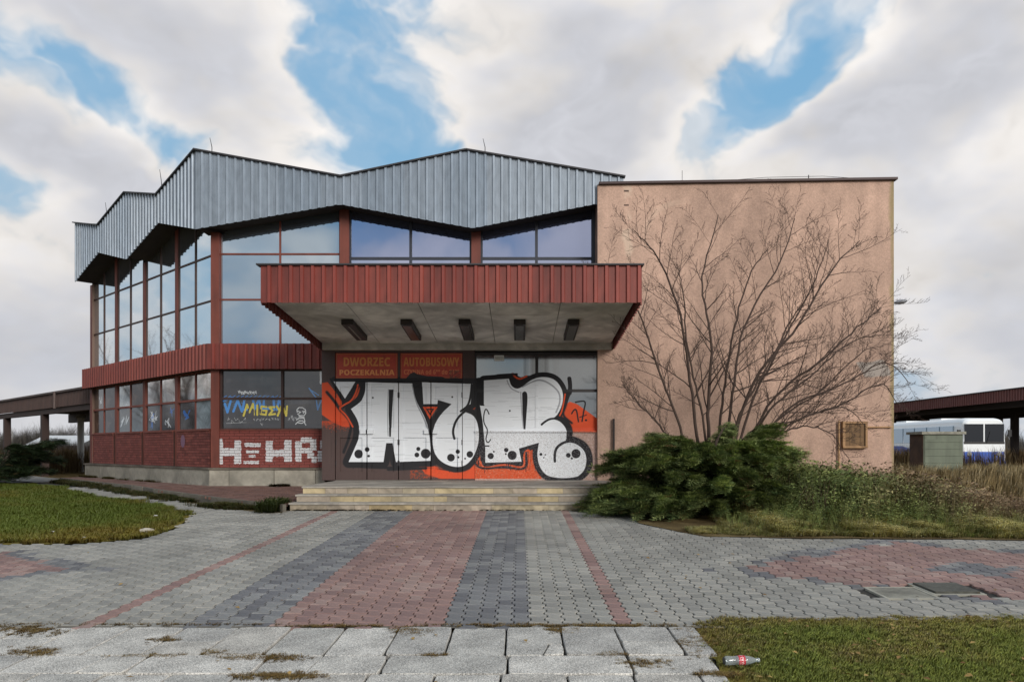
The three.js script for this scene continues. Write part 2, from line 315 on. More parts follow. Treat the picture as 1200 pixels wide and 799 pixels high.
// --- old concrete slabs in front of the blocks ---
const slabBed = setting('slab_path', groundPoly([[-9, 6.15], [1.46, 6.15], [1.36, 3.0], [-9, 3.0]], -0.036), std('#3a332a', 1, { map: rep(soilTex, 0.8) }));
const slabMats = ['#d8d4cb', '#cbc8c0', '#dfdbd2', '#d0cbc1', '#c4c1ba'].map((h) => std(h, 0.9, { map: rep(speckColor, 1.4), bumpMap: rep(roughBump, 1.5), bumpScale: 0.004 }));
function slabGeo(poly) {
  const cx = poly.reduce((s, p) => s + p[0], 0) / poly.length, cz = poly.reduce((s, p) => s + p[1], 0) / poly.length, ring = [];
  for (let k = 0; k < poly.length; k++) {
    const [a, b] = poly[k], [c, d] = poly[(k + 1) % poly.length], n = Math.max(2, Math.round(Math.hypot(c - a, d - b) / 0.09));
    for (let j = 0; j < n; j++) { const t = j / n, chip = j === 0 ? rr(0.003, 0.020) : rr(0, 0.004); let x = lerp(a, c, t), z = lerp(b, d, t); const l = Math.hypot(cx - x, cz - z); x += (cx - x) / l * chip; z += (cz - z) / l * chip; ring.push([x, z]); }
  }
  const b = new MB(), tl = rr(-0.006, 0.006), up = rr(-0.004, 0.010), hgt = (x, z) => gy(z) + up + (x - cx) * tl, inn = ring.map(([x, z]) => { const l = Math.hypot(cx - x, cz - z); return [x + (cx - x) / l * 0.005, z + (cz - z) / l * 0.005]; });
  for (const t of THREE.ShapeUtils.triangulateShape(inn.map(([x, z]) => new THREE.Vector2(x, z)), [])) b.tri(...t.map((k) => V(inn[k][0], hgt(...inn[k]), -inn[k][1])), V(0, 1, 0));
  for (let k = 0; k < ring.length; k++) {
    const l = (k + 1) % ring.length, o = V(ring[k][0] - cx, 0.2, -(ring[k][1] - cz)), q = (p, d) => V(p[0], hgt(...p) - d, -p[1]);
    b.quad(q(inn[k], 0), q(inn[l], 0), q(ring[l], 0.006), q(ring[k], 0.006), o); b.quad(q(ring[k], 0.006), q(ring[l], 0.006), q(ring[l], 0.05), q(ring[k], 0.05), o.clone().setY(0));
  }
  return b.geo();
}
{
  reseed(501);
  const G = 0.006, put = (poly) => part(slabBed, 'concrete_slab', slabGeo(poly), pick(slabMats));
  const slab = (x0, x1, Z0, Z1, crack) => {
    x0 += G; x1 -= G; Z0 += G; Z1 -= G;
    if (crack === 'across') { const t = rr(0.35, 0.6), u = t + rr(-0.06, 0.06), za = lerp(Z0, Z1, t), zb = lerp(Z0, Z1, u); put([[x0, Z0], [x1, Z0], [x1, zb], [x0, za]]); put([[x0, za + 0.004], [x1, zb + 0.004], [x1, Z1], [x0, Z1]]); }
    else if (crack === 'corner') { const a = lerp(x0, x1, 0.62), m = lerp(Z0, Z1, 0.36); put([[x0, Z0], [a, Z0], [a + 0.06, m], [x1, m + 0.01], [x1, Z1], [x0, Z1]]); put([[a + 0.006, Z0], [x1, Z0], [x1, m + 0.004], [a + 0.066, m - 0.006]]); }
    else if (crack === 'long') { const a = lerp(x0, x1, rr(0.35, 0.65)); put([[x0, Z0], [a, Z0], [a + 0.03, Z1], [x0, Z1]]); put([[a + 0.004, Z0], [x1, Z0], [x1, Z1], [a + 0.034, Z1]]); }
    else put([[x0, Z0], [x1, Z0], [x1, Z1], [x0, Z1]]);
  };
  const w = 0.437, X0 = -0.106;
  for (let k = -19; k < 4; k++) { const a = X0 + k * w, b = Math.min(a + w, 1.43); slab(a, b, 5.39, 6.145, k === 0 ? 'corner' : [2, -6, -9, -12].includes(k) ? 'across' : 0); }
  for (let k = -9; k < 2; k++) { const a = -0.085 + k * 0.853, b = Math.min(a + 0.853, 1.36); slab(a, b, 4.985, 5.39, [-2, -4].includes(k) ? 'long' : k === -1 ? 0 : 0); }
  for (let k = -13; k < 4; k++) { const a = -0.125 + k * w, b = Math.min(a + w, 1.36); slab(a, b, 4.24, 4.985, [-3, 1].includes(k) ? 'across' : 0); }
  for (let k = -7; k < 2; k++) { const a = -0.5 + k * 0.853, b = Math.min(a + 0.853, 1.36); slab(a, b, 3.83, 4.24, 0); }
}
// --- two inspection lids let into the paving ---
{
  const iron = std('#57574f', 0.8, { map: rep(patchColor, 1.5), bumpMap: rep(grainTex, 4), bumpScale: 0.004 }), cem = std('#8b897e', 0.95, { map: rep(patchColor, 1.2), bumpMap: rep(grainTex, 4), bumpScale: 0.004 }), rim = std('#a3a196', 0.95, { map: rep(grainColor, 3) });
  const txt = ['square grey concrete inspection lid set flush in the paving', 'dark square inspection lid standing slightly proud beside the concrete one'];
  lids.forEach(([x0, x1, Z0, Z1], k) => {
    const base = [(x0 + x1) / 2, gy((Z0 + Z1) / 2), -(Z0 + Z1) / 2], t = thing('inspection_cover', txt[k], 'cover', base), y = base[1], r = k ? 0.035 : 0.03;
    part(t, 'frame', new MB().box(x0, x1, y - 0.06, y + 0.004, Z0, Z0 + r).box(x0, x1, y - 0.06, y + 0.006, Z1 - r, Z1).box(x0, x0 + r, y - 0.06, y + 0.005, Z0 + r, Z1 - r).box(x1 - r, x1, y - 0.06, y + 0.005, Z0 + r, Z1 - r).geo(), rim);
    const up = k ? 0.024 : 0.002;
    part(t, 'lid', new MB().box(x0 + r + 0.006, x1 - r - 0.006, y - 0.05, y + up, Z0 + r + 0.006, Z1 - r - 0.006).geo(), k ? iron : cem);
    t.rotation.x = Math.atan(SLOPE);
  });
}
// --- raised terrace of red-brown blocks in front of the glazed corner, and the weedy strip below it ---
const terrY = (Z) => lerp(0.585, 0.735, clamp((Z - 14.5) / 4.1));
const terr = [[-4.48, 14.35], [-6.3, 15.75], [-8.6, 17.75], [-14.4, 23.6], [-14.2, 25.2], [-7.7, 19.2], [-4.48, 19.0]];
const terrace = setting('terrace', groundPoly(terr, -0.01, (Z) => terrY(Z)), std('#3b332d', 1, { map: rep(grainColor, 2) }));
{
  reseed(9);
  const brickTop = new THREE.BoxGeometry(0.235, 0.05, 0.115), mats = ['#6d4d45', '#75544a', '#64473f', '#7b5a50'].map((h) => std(h, 0.9, { map: rep(grainColor, 2), bumpMap: rep(grainTex, 3), bumpScale: 0.003 })), list = [];
  for (let r = 0; r < 85; r++) for (let c = -42; c < 0; c++) { const x = c * 0.245 + (r & 1 ? 0.12 : 0) - 4.5, Z = 14.4 + r * 0.125; if (inside(terr, x, Z)) list.push([x, Z]); }
  const q = new THREE.Quaternion(), e = new THREE.Euler(), m = new THREE.Matrix4(), col = new THREE.Color(), one = V(1, 1, 1), inst = new THREE.InstancedMesh(brickTop, std('#ffffff', 0.9, { map: rep(grainColor, 2), bumpMap: rep(grainTex, 3), bumpScale: 0.003 }), Math.max(1, list.length - 300));
  list.forEach(([x, Z], k) => {
    q.setFromEuler(e.set(Math.atan(0.036) + rr(-0.01, 0.01), rr(-0.02, 0.02), rr(-0.01, 0.01))); const p = [x, terrY(Z) - 0.022 + rr(-0.004, 0.004), -Z];
    if (k < 300) placed(terrace, 'paving_brick', brickTop, pick(mats), p, terrace, q);
    else { inst.setMatrixAt(k - 300, m.compose(V(...p), q, one)); inst.setColorAt(k - 300, col.set(pick(['#6d4d45', '#75544a', '#64473f', '#7b5a50', '#80665a']))); }
  });
  inst.name = 'paving_bricks'; inst.userData = { kind: 'stuff' }; shadowed(inst); terrace.add(inst);
  // kerb stones along its front
  const kerbM = ['#6f6a60', '#7a7469', '#66615a'].map((h) => std(h, 0.95, { map: rep(patchColor, 0.9), bumpMap: rep(grainTex, 3), bumpScale: 0.006 }));
  for (let k = 0; k < 3; k++) {
    const [a, b] = [terr[k], terr[k + 1]], L = Math.hypot(b[0] - a[0], b[1] - a[1]), n = Math.round(L / 0.75);
    for (let j = 0; j < n; j++) { const p = (t) => V(lerp(a[0], b[0], t), terrY(lerp(a[1], b[1], t)) - 0.07, -lerp(a[1], b[1], t) + 0.05); part(terrace, 'kerb_stone', new MB().beam(p(j / n + 0.004), p((j + 1) / n - 0.004), 0.08, 0.16).geo(), pick(kerbM)); }
  }
}

// ---------- the bus station building ----------
const building = thing('bus_station', 'derelict bus station with folded grey metal roof edge, mirrored glass hall and pink rendered block', 'building', [-2, 0.7, -19]);
const P = (name, geo, mat, parent) => part(building, name, geo, mat, parent ?? building);
const streak = noiseMap(512, 512, (u, v, i, j) => { const a = tiled(u * 1, v * 0.12, 16, 4), b = tiled(u, v, 5, 5, 4), g = 0.88 + 0.22 * (a - 0.5) + 0.26 * (b - 0.5) + (hash3(i, j, 1) - 0.5) * 0.04; return [g, g, g]; });
const ribTex = (worn, k, seed) => noiseMap(640, 512, (u, v, i, j) => {   // sheet paint: painted paler along the ribs with flaked spots, streaked between
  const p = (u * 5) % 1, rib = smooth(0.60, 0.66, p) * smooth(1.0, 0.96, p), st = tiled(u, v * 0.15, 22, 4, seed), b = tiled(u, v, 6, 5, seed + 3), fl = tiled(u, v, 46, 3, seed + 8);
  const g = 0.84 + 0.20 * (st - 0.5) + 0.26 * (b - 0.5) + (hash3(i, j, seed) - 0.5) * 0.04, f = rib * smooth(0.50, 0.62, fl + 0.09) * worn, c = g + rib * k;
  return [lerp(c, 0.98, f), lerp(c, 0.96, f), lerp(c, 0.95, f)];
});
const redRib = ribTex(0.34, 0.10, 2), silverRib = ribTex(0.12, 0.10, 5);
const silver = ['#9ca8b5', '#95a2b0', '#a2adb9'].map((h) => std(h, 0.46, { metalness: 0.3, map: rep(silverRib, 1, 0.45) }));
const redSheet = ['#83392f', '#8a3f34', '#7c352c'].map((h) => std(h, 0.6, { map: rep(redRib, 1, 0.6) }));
const darkFlash = std('#3b3a3d', 0.6, { metalness: 0.3 }), soffitDark = std('#3a3230', 0.9, { map: rep(grainColor, 1) });
const brownPost = std('#7a3d30', 0.62, { map: rep(streak, 0.5, 0.5) }), brownDark = std('#47302a', 0.6, { map: rep(streak, 0.5, 0.5) }), frameBlue = std('#2e323f', 0.55, { map: rep(grainColor, 1) });
const glassPale = [['#aab8c4', 0.03], ['#a3b2bf', 0.045], ['#b3bfc9', 0.035]].map(([h, r]) => phys(h, r, { metalness: 0.92 }));
const glassSide = [['#d3dadf', 0.03], ['#c9d2d8', 0.04], ['#dde2e5', 0.035]].map(([h, r]) => phys(h, r, { metalness: 0.95 }));
const glassBlue = ['#a3abc4', '#9ba4c0', '#abb2c8'].map((h) => phys(h, 0.04, { metalness: 0.92 }));
const FG = frame(0, 18.8, 1, 0, 0, -1), DX = -0.736, DZ = 0.677, SG = frame(-7.63, 18.8, DX, DZ, -DZ, DX);
const FF = frame(0, 18.2, 1, 0, 0, -1), SF = frame(-7.86, 18.2, DX, DZ, -DZ, DX);
const topF = along([[-7.86, 8.89], [-4.34, 8.25], [-1.30, 8.89], [2.52, 8.24]]), botF = along([[-7.86, 6.98], [-4.36, 7.58], [-1.14, 7.0], [1.8, 7.58], [2.6, 7.6]]);
const topS = along([[0, 8.89], [2.25, 8.33], [4.45, 8.89], [6.6, 8.40], [8.75, 8.91]]), botS = along([[0, 6.98], [2.2, 7.58], [4.4, 7.0], [6.6, 7.58], [8.75, 7.0]]);
// roof edge cladding, one part per sheet
{
  reseed(3);
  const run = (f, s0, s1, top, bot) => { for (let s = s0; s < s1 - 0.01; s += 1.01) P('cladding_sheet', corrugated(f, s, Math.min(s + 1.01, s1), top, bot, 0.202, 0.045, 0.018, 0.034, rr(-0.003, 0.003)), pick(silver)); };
  run(FF, -7.86, 2.52, topF, botF); run(SF, 0, 8.75, topS, botS);
  const cap = new MB(), capLine = (f, pts, top) => { for (let k = 1; k < pts.length; k++) cap.beam(f(pts[k - 1], top(pts[k - 1]) + 0.012, 0.0), f(pts[k], top(pts[k]) + 0.012, 0.0), 0.15, 0.035); };
  capLine(FF, [-7.9, -4.34, -1.30, 2.56], topF); capLine(SF, [-0.03, 2.25, 4.45, 6.6, 8.8], topS);
  P('roof_flashing', cap.geo(), darkFlash);
  // underside of the overhang
  const sf = new MB(), under = (f, pts, bot) => { for (let k = 1; k < pts.length; k++) { const [a, b] = [pts[k - 1], pts[k]]; sf.quad(f(a, bot(a) + 0.05, 0.0), f(b, bot(b) + 0.05, 0.0), f(b, bot(b) + 0.05, -0.75), f(a, bot(a) + 0.05, -0.75), V(0, -1, 0)); } };
  under(FF, [-7.86, -4.36, -1.14, 1.8, 2.5], botF); under(SF, [0, 2.2, 4.4, 6.6, 8.75], botS);
  sf.quad(FF(-7.86, 7.03, 0), SF(0.3, 7.05, -0.75), FG(-7.3, 7.1, 0), FF(-7.5, 7.05, -0.7), V(0, -1, 0));
  P('overhang_soffit', sf.geo(), soffitDark);
  // folded roof: from the zigzag edge up to a flat cap
  const edge = [FF(2.52, 8.24, 0), FF(-1.30, 8.89, 0), FF(-4.34, 8.25, 0), FF(-7.86, 8.89, 0), SF(2.25, 8.33, 0), SF(4.45, 8.89, 0), SF(6.6, 8.40, 0), SF(8.75, 8.91, 0), V(-14.3, 8.4, -30), V(-12, 8.6, -36), V(2.5, 8.4, -36)];
  const ridge = [[2.5, 22.6], [-1.3, 22.4], [-4.2, 22.2], [-6.4, 22.6], [-7.6, 24], [-8.6, 25], [-9.4, 26], [-10, 27.4], [-10, 30], [-9, 32], [2.5, 32]].map(([x, z]) => V(x, 9.78, -z));
  const rf = new MB(); for (let k = 0; k < edge.length; k++) { const l = (k + 1) % edge.length; rf.quad(edge[k], edge[l], ridge[l], ridge[k], V(0, 1, 0)); }
  for (let k = 1; k + 1 < ridge.length; k++) rf.tri(ridge[0], ridge[k], ridge[k + 1], V(0, 1, 0));
  P('roof', rf.geo(), std('#8d9a93', 0.6, { map: rep(patchColor, 0.2) }));
  // hidden rear walls that close the hall
  P('rear_wall', new MB().quad(SF(8.75, 0.6, -0.5), V(-14.0, 0.6, -30), V(-14.0, 8.5, -30), SF(8.75, 8.8, -0.5), V(-1, 0, 0)).quad(V(-14, 0.6, -30), V(-11.9, 0.6, -35.8), V(-11.9, 8.5, -35.8), V(-14, 8.4, -30), V(-1, 0, -1)).quad(V(-11.9, 0.6, -35.8), V(2.4, 0.6, -35.8), V(2.4, 8.4, -35.8), V(-11.9, 8.5, -35.8), V(0, 0, -1)).quad(V(2.4, 0.6, -35.8), V(2.4, 0.6, -18.9), V(2.4, 8.2, -18.9), V(2.4, 8.4, -35.8), V(1, 0, 0)).geo(), std('#8b7468', 0.95));
  for (const [x, y, Z, h] of [[-7.55, 8.82, 18.4, 0.46], [-0.85, 8.84, 18.4, 0.42], [-9.55, 8.4, 20.0, 0.7], [-12.6, 8.42, 22.9, 0.75]]) P('lightning_rod', tube([V(x, y - 0.1, -Z), V(x, y + h * 0.5, -Z), V(x - 0.05, y + h, -Z)], [0.012, 0.010, 0.006], 5), darkFlash);
}
// glazing: a frame mesh with its panes as children
function glazing(f, s0, s1, cols, rows, top, frameMat, paneMats, bar = 0.05, o = 0) {
  const b = new MB(), xs = [s0, ...cols, s1], last = rows.length;
  const H = (s) => top ? top(s) : rows[rows.length - 1], ys = (k) => top && k === rows.length ? null : rows[k];
  for (const x of xs) b.prism(f, [[x - bar / 2, rows[0]], [x + bar / 2, rows[0]], [x + bar / 2, H(x + bar / 2)], [x - bar / 2, H(x - bar / 2)]], o - 0.04, o + 0.02);
  for (let k = 0; k < (top ? rows.length : rows.length); k++) for (let c = 1; c < xs.length; c++) b.wall(f, xs[c - 1] + bar / 2, xs[c] - bar / 2, rows[k] - bar / 2, rows[k] + bar / 2, o - 0.038, o + 0.016);
  const w = P('window', b.geo(), frameMat); let n = 0;
  for (let c = 1; c < xs.length; c++) for (let k = 0; k < (top ? rows.length : rows.length - 1); k++) {
    const a = xs[c - 1] + bar / 2, d = xs[c] - bar / 2, y0 = rows[k] + bar / 2, y1 = rows[k + 1] - bar / 2, topmost = k === rows.length - 1;
    const tl = rr(-0.006, 0.006), g = (s, y, q) => f(s, y, q + tl * (s - (a + d) / 2) * 0.8);
    const pts = topmost ? [[a, y0], [d, y0], [d, H(d)], ...(H((a + d) / 2) > Math.max(H(a), H(d)) + 0.001 || H((a + d) / 2) < Math.min(H(a), H(d)) - 0.001 ? [[(a + d) / 2, H((a + d) / 2)]] : []), [a, H(a)]] : [[a, y0], [d, y0], [d, y1], [a, y1]];
    const m = typeof paneMats === 'function' ? paneMats(n, c - 1, k) : pick(paneMats);
    P('pane', new MB().prism(g, pts, o - 0.016, o - 0.004).geo(), m, w); n++;
  }
  return w;
}
reseed(21);
const lift = (top, d = 0.05) => (s) => top(s) + d;
glazing(FG, -7.5, -4.5, [-6.0], [4.26, 5.39, 6.53], lift(botF), brownPost, glassPale, 0.045);
glazing(FG, -4.25, -1.22, [-2.73], [4.4, 5.1, 6.42], lift(botF), frameBlue, glassBlue, 0.07);
glazing(FG, -0.96, 1.86, [0.42], [4.4, 5.1, 6.42], lift(botF), frameBlue, glassBlue, 0.07);
for (let k = 0; k < 4; k++) glazing(SG, 2.2 * k + 0.11, 2.2 * (k + 1) - 0.09, [2.2 * k + 1.1], [4.26, 5.39, 6.53], (s) => botS(s + 0.23) + 0.05, brownDark, glassSide, 0.045);
// posts
for (const x of [-4.375, -1.09]) P('post', new MB().wall(FG, x - 0.115, x + 0.115, 4.26, 7.75, -0.1, 0.10).geo(), brownPost);
P('post', new MB().wall(FG, 1.80, 1.92, 4.26, 7.75, -0.1, 0.10).geo(), frameBlue);
P('post', new MB().prism(FG, [[-7.70, 1.19], [-7.49, 1.19], [-7.49, 7.05], [-7.70, 7.05]], -0.06, 0.11).geo(), brownPost);
P('post', new MB().wall(SG, 0.0, 0.11, 1.19, 7.1, -0.08, 0.06).geo(), brownPost);
for (let k = 1; k <= 4; k++) P('post', new MB().wall(SG, 2.2 * k - 0.08, 2.2 * k + 0.10, 1.19, k % 2 ? 7.62 : 7.05, -0.1, 0.035).geo(), brownPost);
// red sheet band between the storeys
{
  const one = (h) => () => h; reseed(5);
  const BF = frame(0, 18.55, 1, 0, 0, -1), BS = frame(-7.73, 18.55, DX, DZ, -DZ, DX);
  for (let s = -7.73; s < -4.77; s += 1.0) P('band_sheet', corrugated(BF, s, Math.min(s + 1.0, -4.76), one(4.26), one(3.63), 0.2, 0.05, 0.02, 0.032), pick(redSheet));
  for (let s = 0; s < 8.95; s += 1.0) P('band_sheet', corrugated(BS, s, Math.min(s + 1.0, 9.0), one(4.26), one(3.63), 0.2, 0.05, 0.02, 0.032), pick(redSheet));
  P('band_end', new MB().prism((a, y, o) => BS(9.0 + o * 0.02, y, -a), [[0, 3.63], [0.3, 3.63], [0.3, 4.26], [0, 4.26]], 0, 1).geo(), redSheet[1]);
  const lid = new MB(); lid.quad(BF(-7.73, 4.255, 0), BF(-4.76, 4.255, 0), BF(-4.76, 4.255, -0.26), BF(-7.63, 4.255, -0.26), V(0, 1, 0)).quad(BS(0, 4.255, 0), BS(9, 4.255, 0), BS(9, 4.255, -0.26), BS(0, 4.255, -0.26), V(0, 1, 0));
  lid.quad(BF(-7.73, 3.64, 0), BF(-4.76, 3.64, 0), BF(-4.76, 3.64, -0.26), BF(-7.63, 3.64, -0.26), V(0, -1, 0)).quad(BS(0, 3.64, 0), BS(9, 3.64, 0), BS(9, 3.64, -0.26), BS(0, 3.64, -0.26), V(0, -1, 0));
  P('band_flashing', lid.geo(), brownDark);
}
// ground floor glazing with spray paint on the glass
const scribble = (g, color, w, pts) => { g.strokeStyle = color; g.lineWidth = w; g.lineJoin = g.lineCap = 'round'; g.beginPath(); pts.forEach(([x, y], k) => k ? g.lineTo(x, y) : g.moveTo(x, y)); g.stroke(); };
function loops(g, color, w, x, y, s, n) { const p = []; let a = rr(0, 6); for (let k = 0; k < n; k++) { p.push([x + rr(-1, 1) * s + k * s * 0.12, y + Math.sin(a) * s * 0.9]); a += rr(1.6, 3.2); } scribble(g, color, w, p); }
const grime = (g, w, h, base, n = 60) => {
  g.fillStyle = base; g.fillRect(0, 0, w, h);
  for (let k = 0; k < n; k++) { g.fillStyle = pick(['rgba(120,112,100,0.05)', 'rgba(20,20,22,0.10)', 'rgba(150,150,148,0.05)', 'rgba(95,80,62,0.06)']); g.beginPath(); g.ellipse(rr(0, w), rr(0, h), rr(20, 160), rr(8, 70), rr(0, 3), 0, 7); g.fill(); }
  for (let k = 0; k < n * 3; k++) { g.fillStyle = 'rgba(170,165,155,0.06)'; g.fillRect(rr(0, w), rr(0, h), rr(1, 3), rr(6, 60)); }
};
const dirty = { metalness: 0.1, ior: 2.0 };
reseed(42);
const shopTex = canvasTex(1200, 680, (g, w, h) => {      // the tags on the front window: 120 x 68 picture units
  grime(g, w, h, '#232427', 90); for (let k = 0; k < 70; k++) { g.fillStyle = pick(['rgba(8,8,10,0.34)', 'rgba(110,98,84,0.20)', 'rgba(98,106,116,0.22)', 'rgba(60,50,44,0.25)']); g.fillRect(rr(-50, w), rr(-30, h), rr(20, 260), rr(10, 120)); }
  const s = 10, at = (x, y) => [(x - 258) * s, (y - 432) * s];
  g.save(); g.lineCap = g.lineJoin = 'round';
  g.strokeStyle = '#2f7fd0'; g.lineWidth = 22;
  const blue = [[[260, 470], [271, 466], [266, 483], [263, 473]], [[273, 482], [278, 469], [283, 482]], [[286, 468], [284, 480], [292, 480]], [[296, 468], [298, 479], [303, 468], [306, 480]], [[309, 467], [308, 480], [317, 478]], [[320, 466], [321, 480]], [[324, 480], [327, 467], [331, 479]]];
  for (const l of blue) scribble(g, '#3389d6', 27, l.map(([x, y]) => at(x, y)));
  g.fillStyle = 'rgba(62,150,215,0.55)'; for (let k = 0; k < 90; k++) { const [x, y] = at(rr(259, 331), rr(463, 478)); g.fillRect(x, y, rr(8, 40), rr(3, 9)); }
  for (let x = 262; x < 331; x += 5) scribble(g, '#2f74bd', 9, [at(x, 465.5), at(x + 3, 463.5)]);
  scribble(g, '#3b86c8', 16, [at(362, 455), at(370, 466), at(372, 480), at(377, 466)]); scribble(g, '#3b86c8', 12, [at(364, 457), at(373, 463)]);
  const ye = '#dcc92e', yl = [[[285, 487], [289, 474], [292, 483], [296, 473], [297, 486]], [[301, 475], [301, 486]], [[312, 477], [306, 476], [305, 485], [311, 486], [312, 481], [308, 481]], [[321, 477], [315, 477], [319, 481], [315, 486], [322, 485]], [[324, 476], [327, 481], [330, 475], [325, 487]], [[330, 487], [331, 476], [335, 487], [336, 476]]];
  for (const l of yl) scribble(g, ye, 23, l.map(([x, y]) => at(x, y)));
  scribble(g, '#2a1c16', 16, [at(291, 479), at(289, 490)]); scribble(g, '#2a1c16', 22, [at(296, 480), at(296, 492)]); scribble(g, '#3a2014', 14, [at(305, 480), at(305, 484)]);
  g.fillStyle = '#d2d4d4';
  for (let k = 0; k < 7; k++) loops(g, '#d3d7d8', 5.5, ...at(280 + k * 3, 460 + rr(-1, 1)), 20, 8);
  for (let k = 0; k < 9; k++) loops(g, '#b4b7b6', 3.5, ...at(297 + k * 3.6, 491.5 - k * 0.15 + (k % 3) * 0.4), 15, 5);
  for (let k = 0; k < 5; k++) loops(g, '#aeb1b0', 3.5, ...at(266 + k * 5, 491 + (k % 2) * 3), 22, 5);
  scribble(g, '#aeb1b0', 4, [at(265, 496), at(288, 495)]); loops(g, '#b9bcbb', 4, ...at(306, 497), 18, 5);
  // pale stencilled face
  for (const l of [[[348, 483], [347.5, 480], [350, 477.5], [354, 477.5], [357.5, 480], [358, 484], [356, 487], [351, 487], [348.5, 485]], [[349, 481.5], [352, 483], [350, 484]], [[354, 482], [357, 482], [355, 484]], [[350, 488], [356, 489]], [[347, 492], [350, 490], [356, 490], [357, 494], [353, 496], [348, 495]], [[350, 493], [355, 493]]]) scribble(g, '#d0d4d4', 11, l.map(([x, y]) => at(x, y)));
  scribble(g, '#cbd0d0', 10, [at(349, 494), at(346, 497)]); scribble(g, '#cbd0d0', 10, [at(356, 494), at(358, 498)]);
  for (let k = 0; k < 4; k++) loops(g, '#b4b8b8', 4, ...at(338 + k * 2.6, 489 + rr(-2, 3)), 22, 5);
  scribble(g, '#d9dcdc', 22, [at(375.5, 433), at(375.5, 449)]);
  g.restore();
});
const inPhoto = (x0, x1, y0, y1, Z) => (geo) => { const p = geo.attributes.position, u = geo.attributes.uv, n = geo.attributes.normal; for (let k = 0; k < p.count; k++) u.setXY(k, ((CX + p.getX(k) * FOCAL / Z) - x0) / (x1 - x0), 1 - ((HY - (p.getY(k) - EYE) * FOCAL / Z) - y0) / (y1 - y0)); return geo; };
const uvShop = inPhoto(258, 378, 432, 500, 18.8);
{
  const mat = phys('#ffffff', 0.07, { map: shopTex, ...dirty });
  const b = new MB(), xs = [-7.47, -5.94, -4.86], rows = [2.145, 2.915, 3.63];
  for (const x of xs) b.wall(FG, x - 0.03, x + 0.03, rows[0], rows[2], -0.04, 0.045);
  for (const y of rows) for (let c = 1; c < 3; c++) b.wall(FG, xs[c - 1] + 0.03, xs[c] - 0.03, y - 0.028, y + 0.028, -0.038, 0.04);
  const w = P('window', b.geo(), brownDark);
  for (let c = 1; c < 3; c++) for (let k = 0; k < 2; k++) P('pane', uvShop(new MB().wall(FG, xs[c - 1] + 0.03, xs[c] - 0.03, rows[k] + 0.028, rows[k + 1] - 0.028, -0.016, -0.004).geo()), mat, w);
}
{
  reseed(8);
  const tag = (colors, base, n) => phys('#ffffff', 0.08, { map: canvasTex(256, 256, (g, w, h) => { grime(g, w, h, base, 30); for (const c of colors) for (let k = 0; k < n; k++) loops(g, c, rr(5, 10), rr(50, 170), rr(70, 200), rr(35, 70), 7); }), ...dirty });
  const mirror = (h, m = 0.75) => phys(h, 0.05, { metalness: m, map: canvasTex(128, 128, (g, w, hh) => grime(g, w, hh, '#e6e4e0', 26)) });
  const board = std('#8f9ca4', 0.7, { map: rep(patchColor, 1) }), brownFilm = phys('#6b5850', 0.12, { metalness: 0.3, map: canvasTex(128, 128, (g, w, h) => { grime(g, w, h, '#cfc6bf', 40); for (let k = 0; k < 4; k++) loops(g, '#e8e6e0', 4, rr(20, 90), rr(30, 90), 22, 5); }) });
  const pale = () => mirror('#f4f6f7', 0.96), mid = () => mirror('#a8b0b4', 0.8);
  const sets = [
    [tag(['#2d6fc4'], '#2b2c30', 2), pale(), board, pale()],
    [tag(['#d5d9de', '#3b6fc0', '#e3e6ea'], '#26272b', 2), pale(), tag(['#d5d9de', '#3b6fc0'], '#2a2b30', 1), pale()],
    [tag(['#d8dde0', '#dfe3e6'], '#55544f', 1), pale(), mid(), brownFilm],
    [brownFilm, tag(['#dfe0de'], '#6a5a52', 1), brownFilm, brownFilm],
  ];
  const unit = (geo, s0, s1, y0, y1) => { const u = geo.attributes.uv; for (let k = 0; k < u.count; k++) u.setXY(k, (s1 - u.getX(k)) / (s1 - s0), (u.getY(k) - y0) / (y1 - y0)); return geo; };
  for (let k = 0; k < 4; k++) {
    const b = new MB(), xs = [2.2 * k + 0.11, 2.2 * k + 1.1, 2.2 * (k + 1) - 0.09], rows = [2.145, 2.915, 3.63];
    for (const x of xs) b.wall(SG, x - 0.028, x + 0.028, rows[0], rows[2], -0.04, 0.018);
    for (const y of rows) for (let c = 1; c < 3; c++) b.wall(SG, xs[c - 1] + 0.028, xs[c] - 0.028, y - 0.028, y + 0.028, -0.038, 0.04);
    const w = P('window', b.geo(), brownPost); let n = 0;
    // columns run away from the corner, so the first one is the nearest
    const order = [2, 3, 0, 1];
    for (let c = 1; c < 3; c++) for (let r = 0; r < 2; r++) { const a = xs[c - 1] + 0.028, d = xs[c] - 0.028, y0 = rows[r] + 0.028, y1 = rows[r + 1] - 0.028; P('pane', unit(new MB().wall(SG, a, d, y0, y1, -0.016, -0.004).geo(), a, d, y0, y1), sets[k][order[n++]], w); }
  }
}
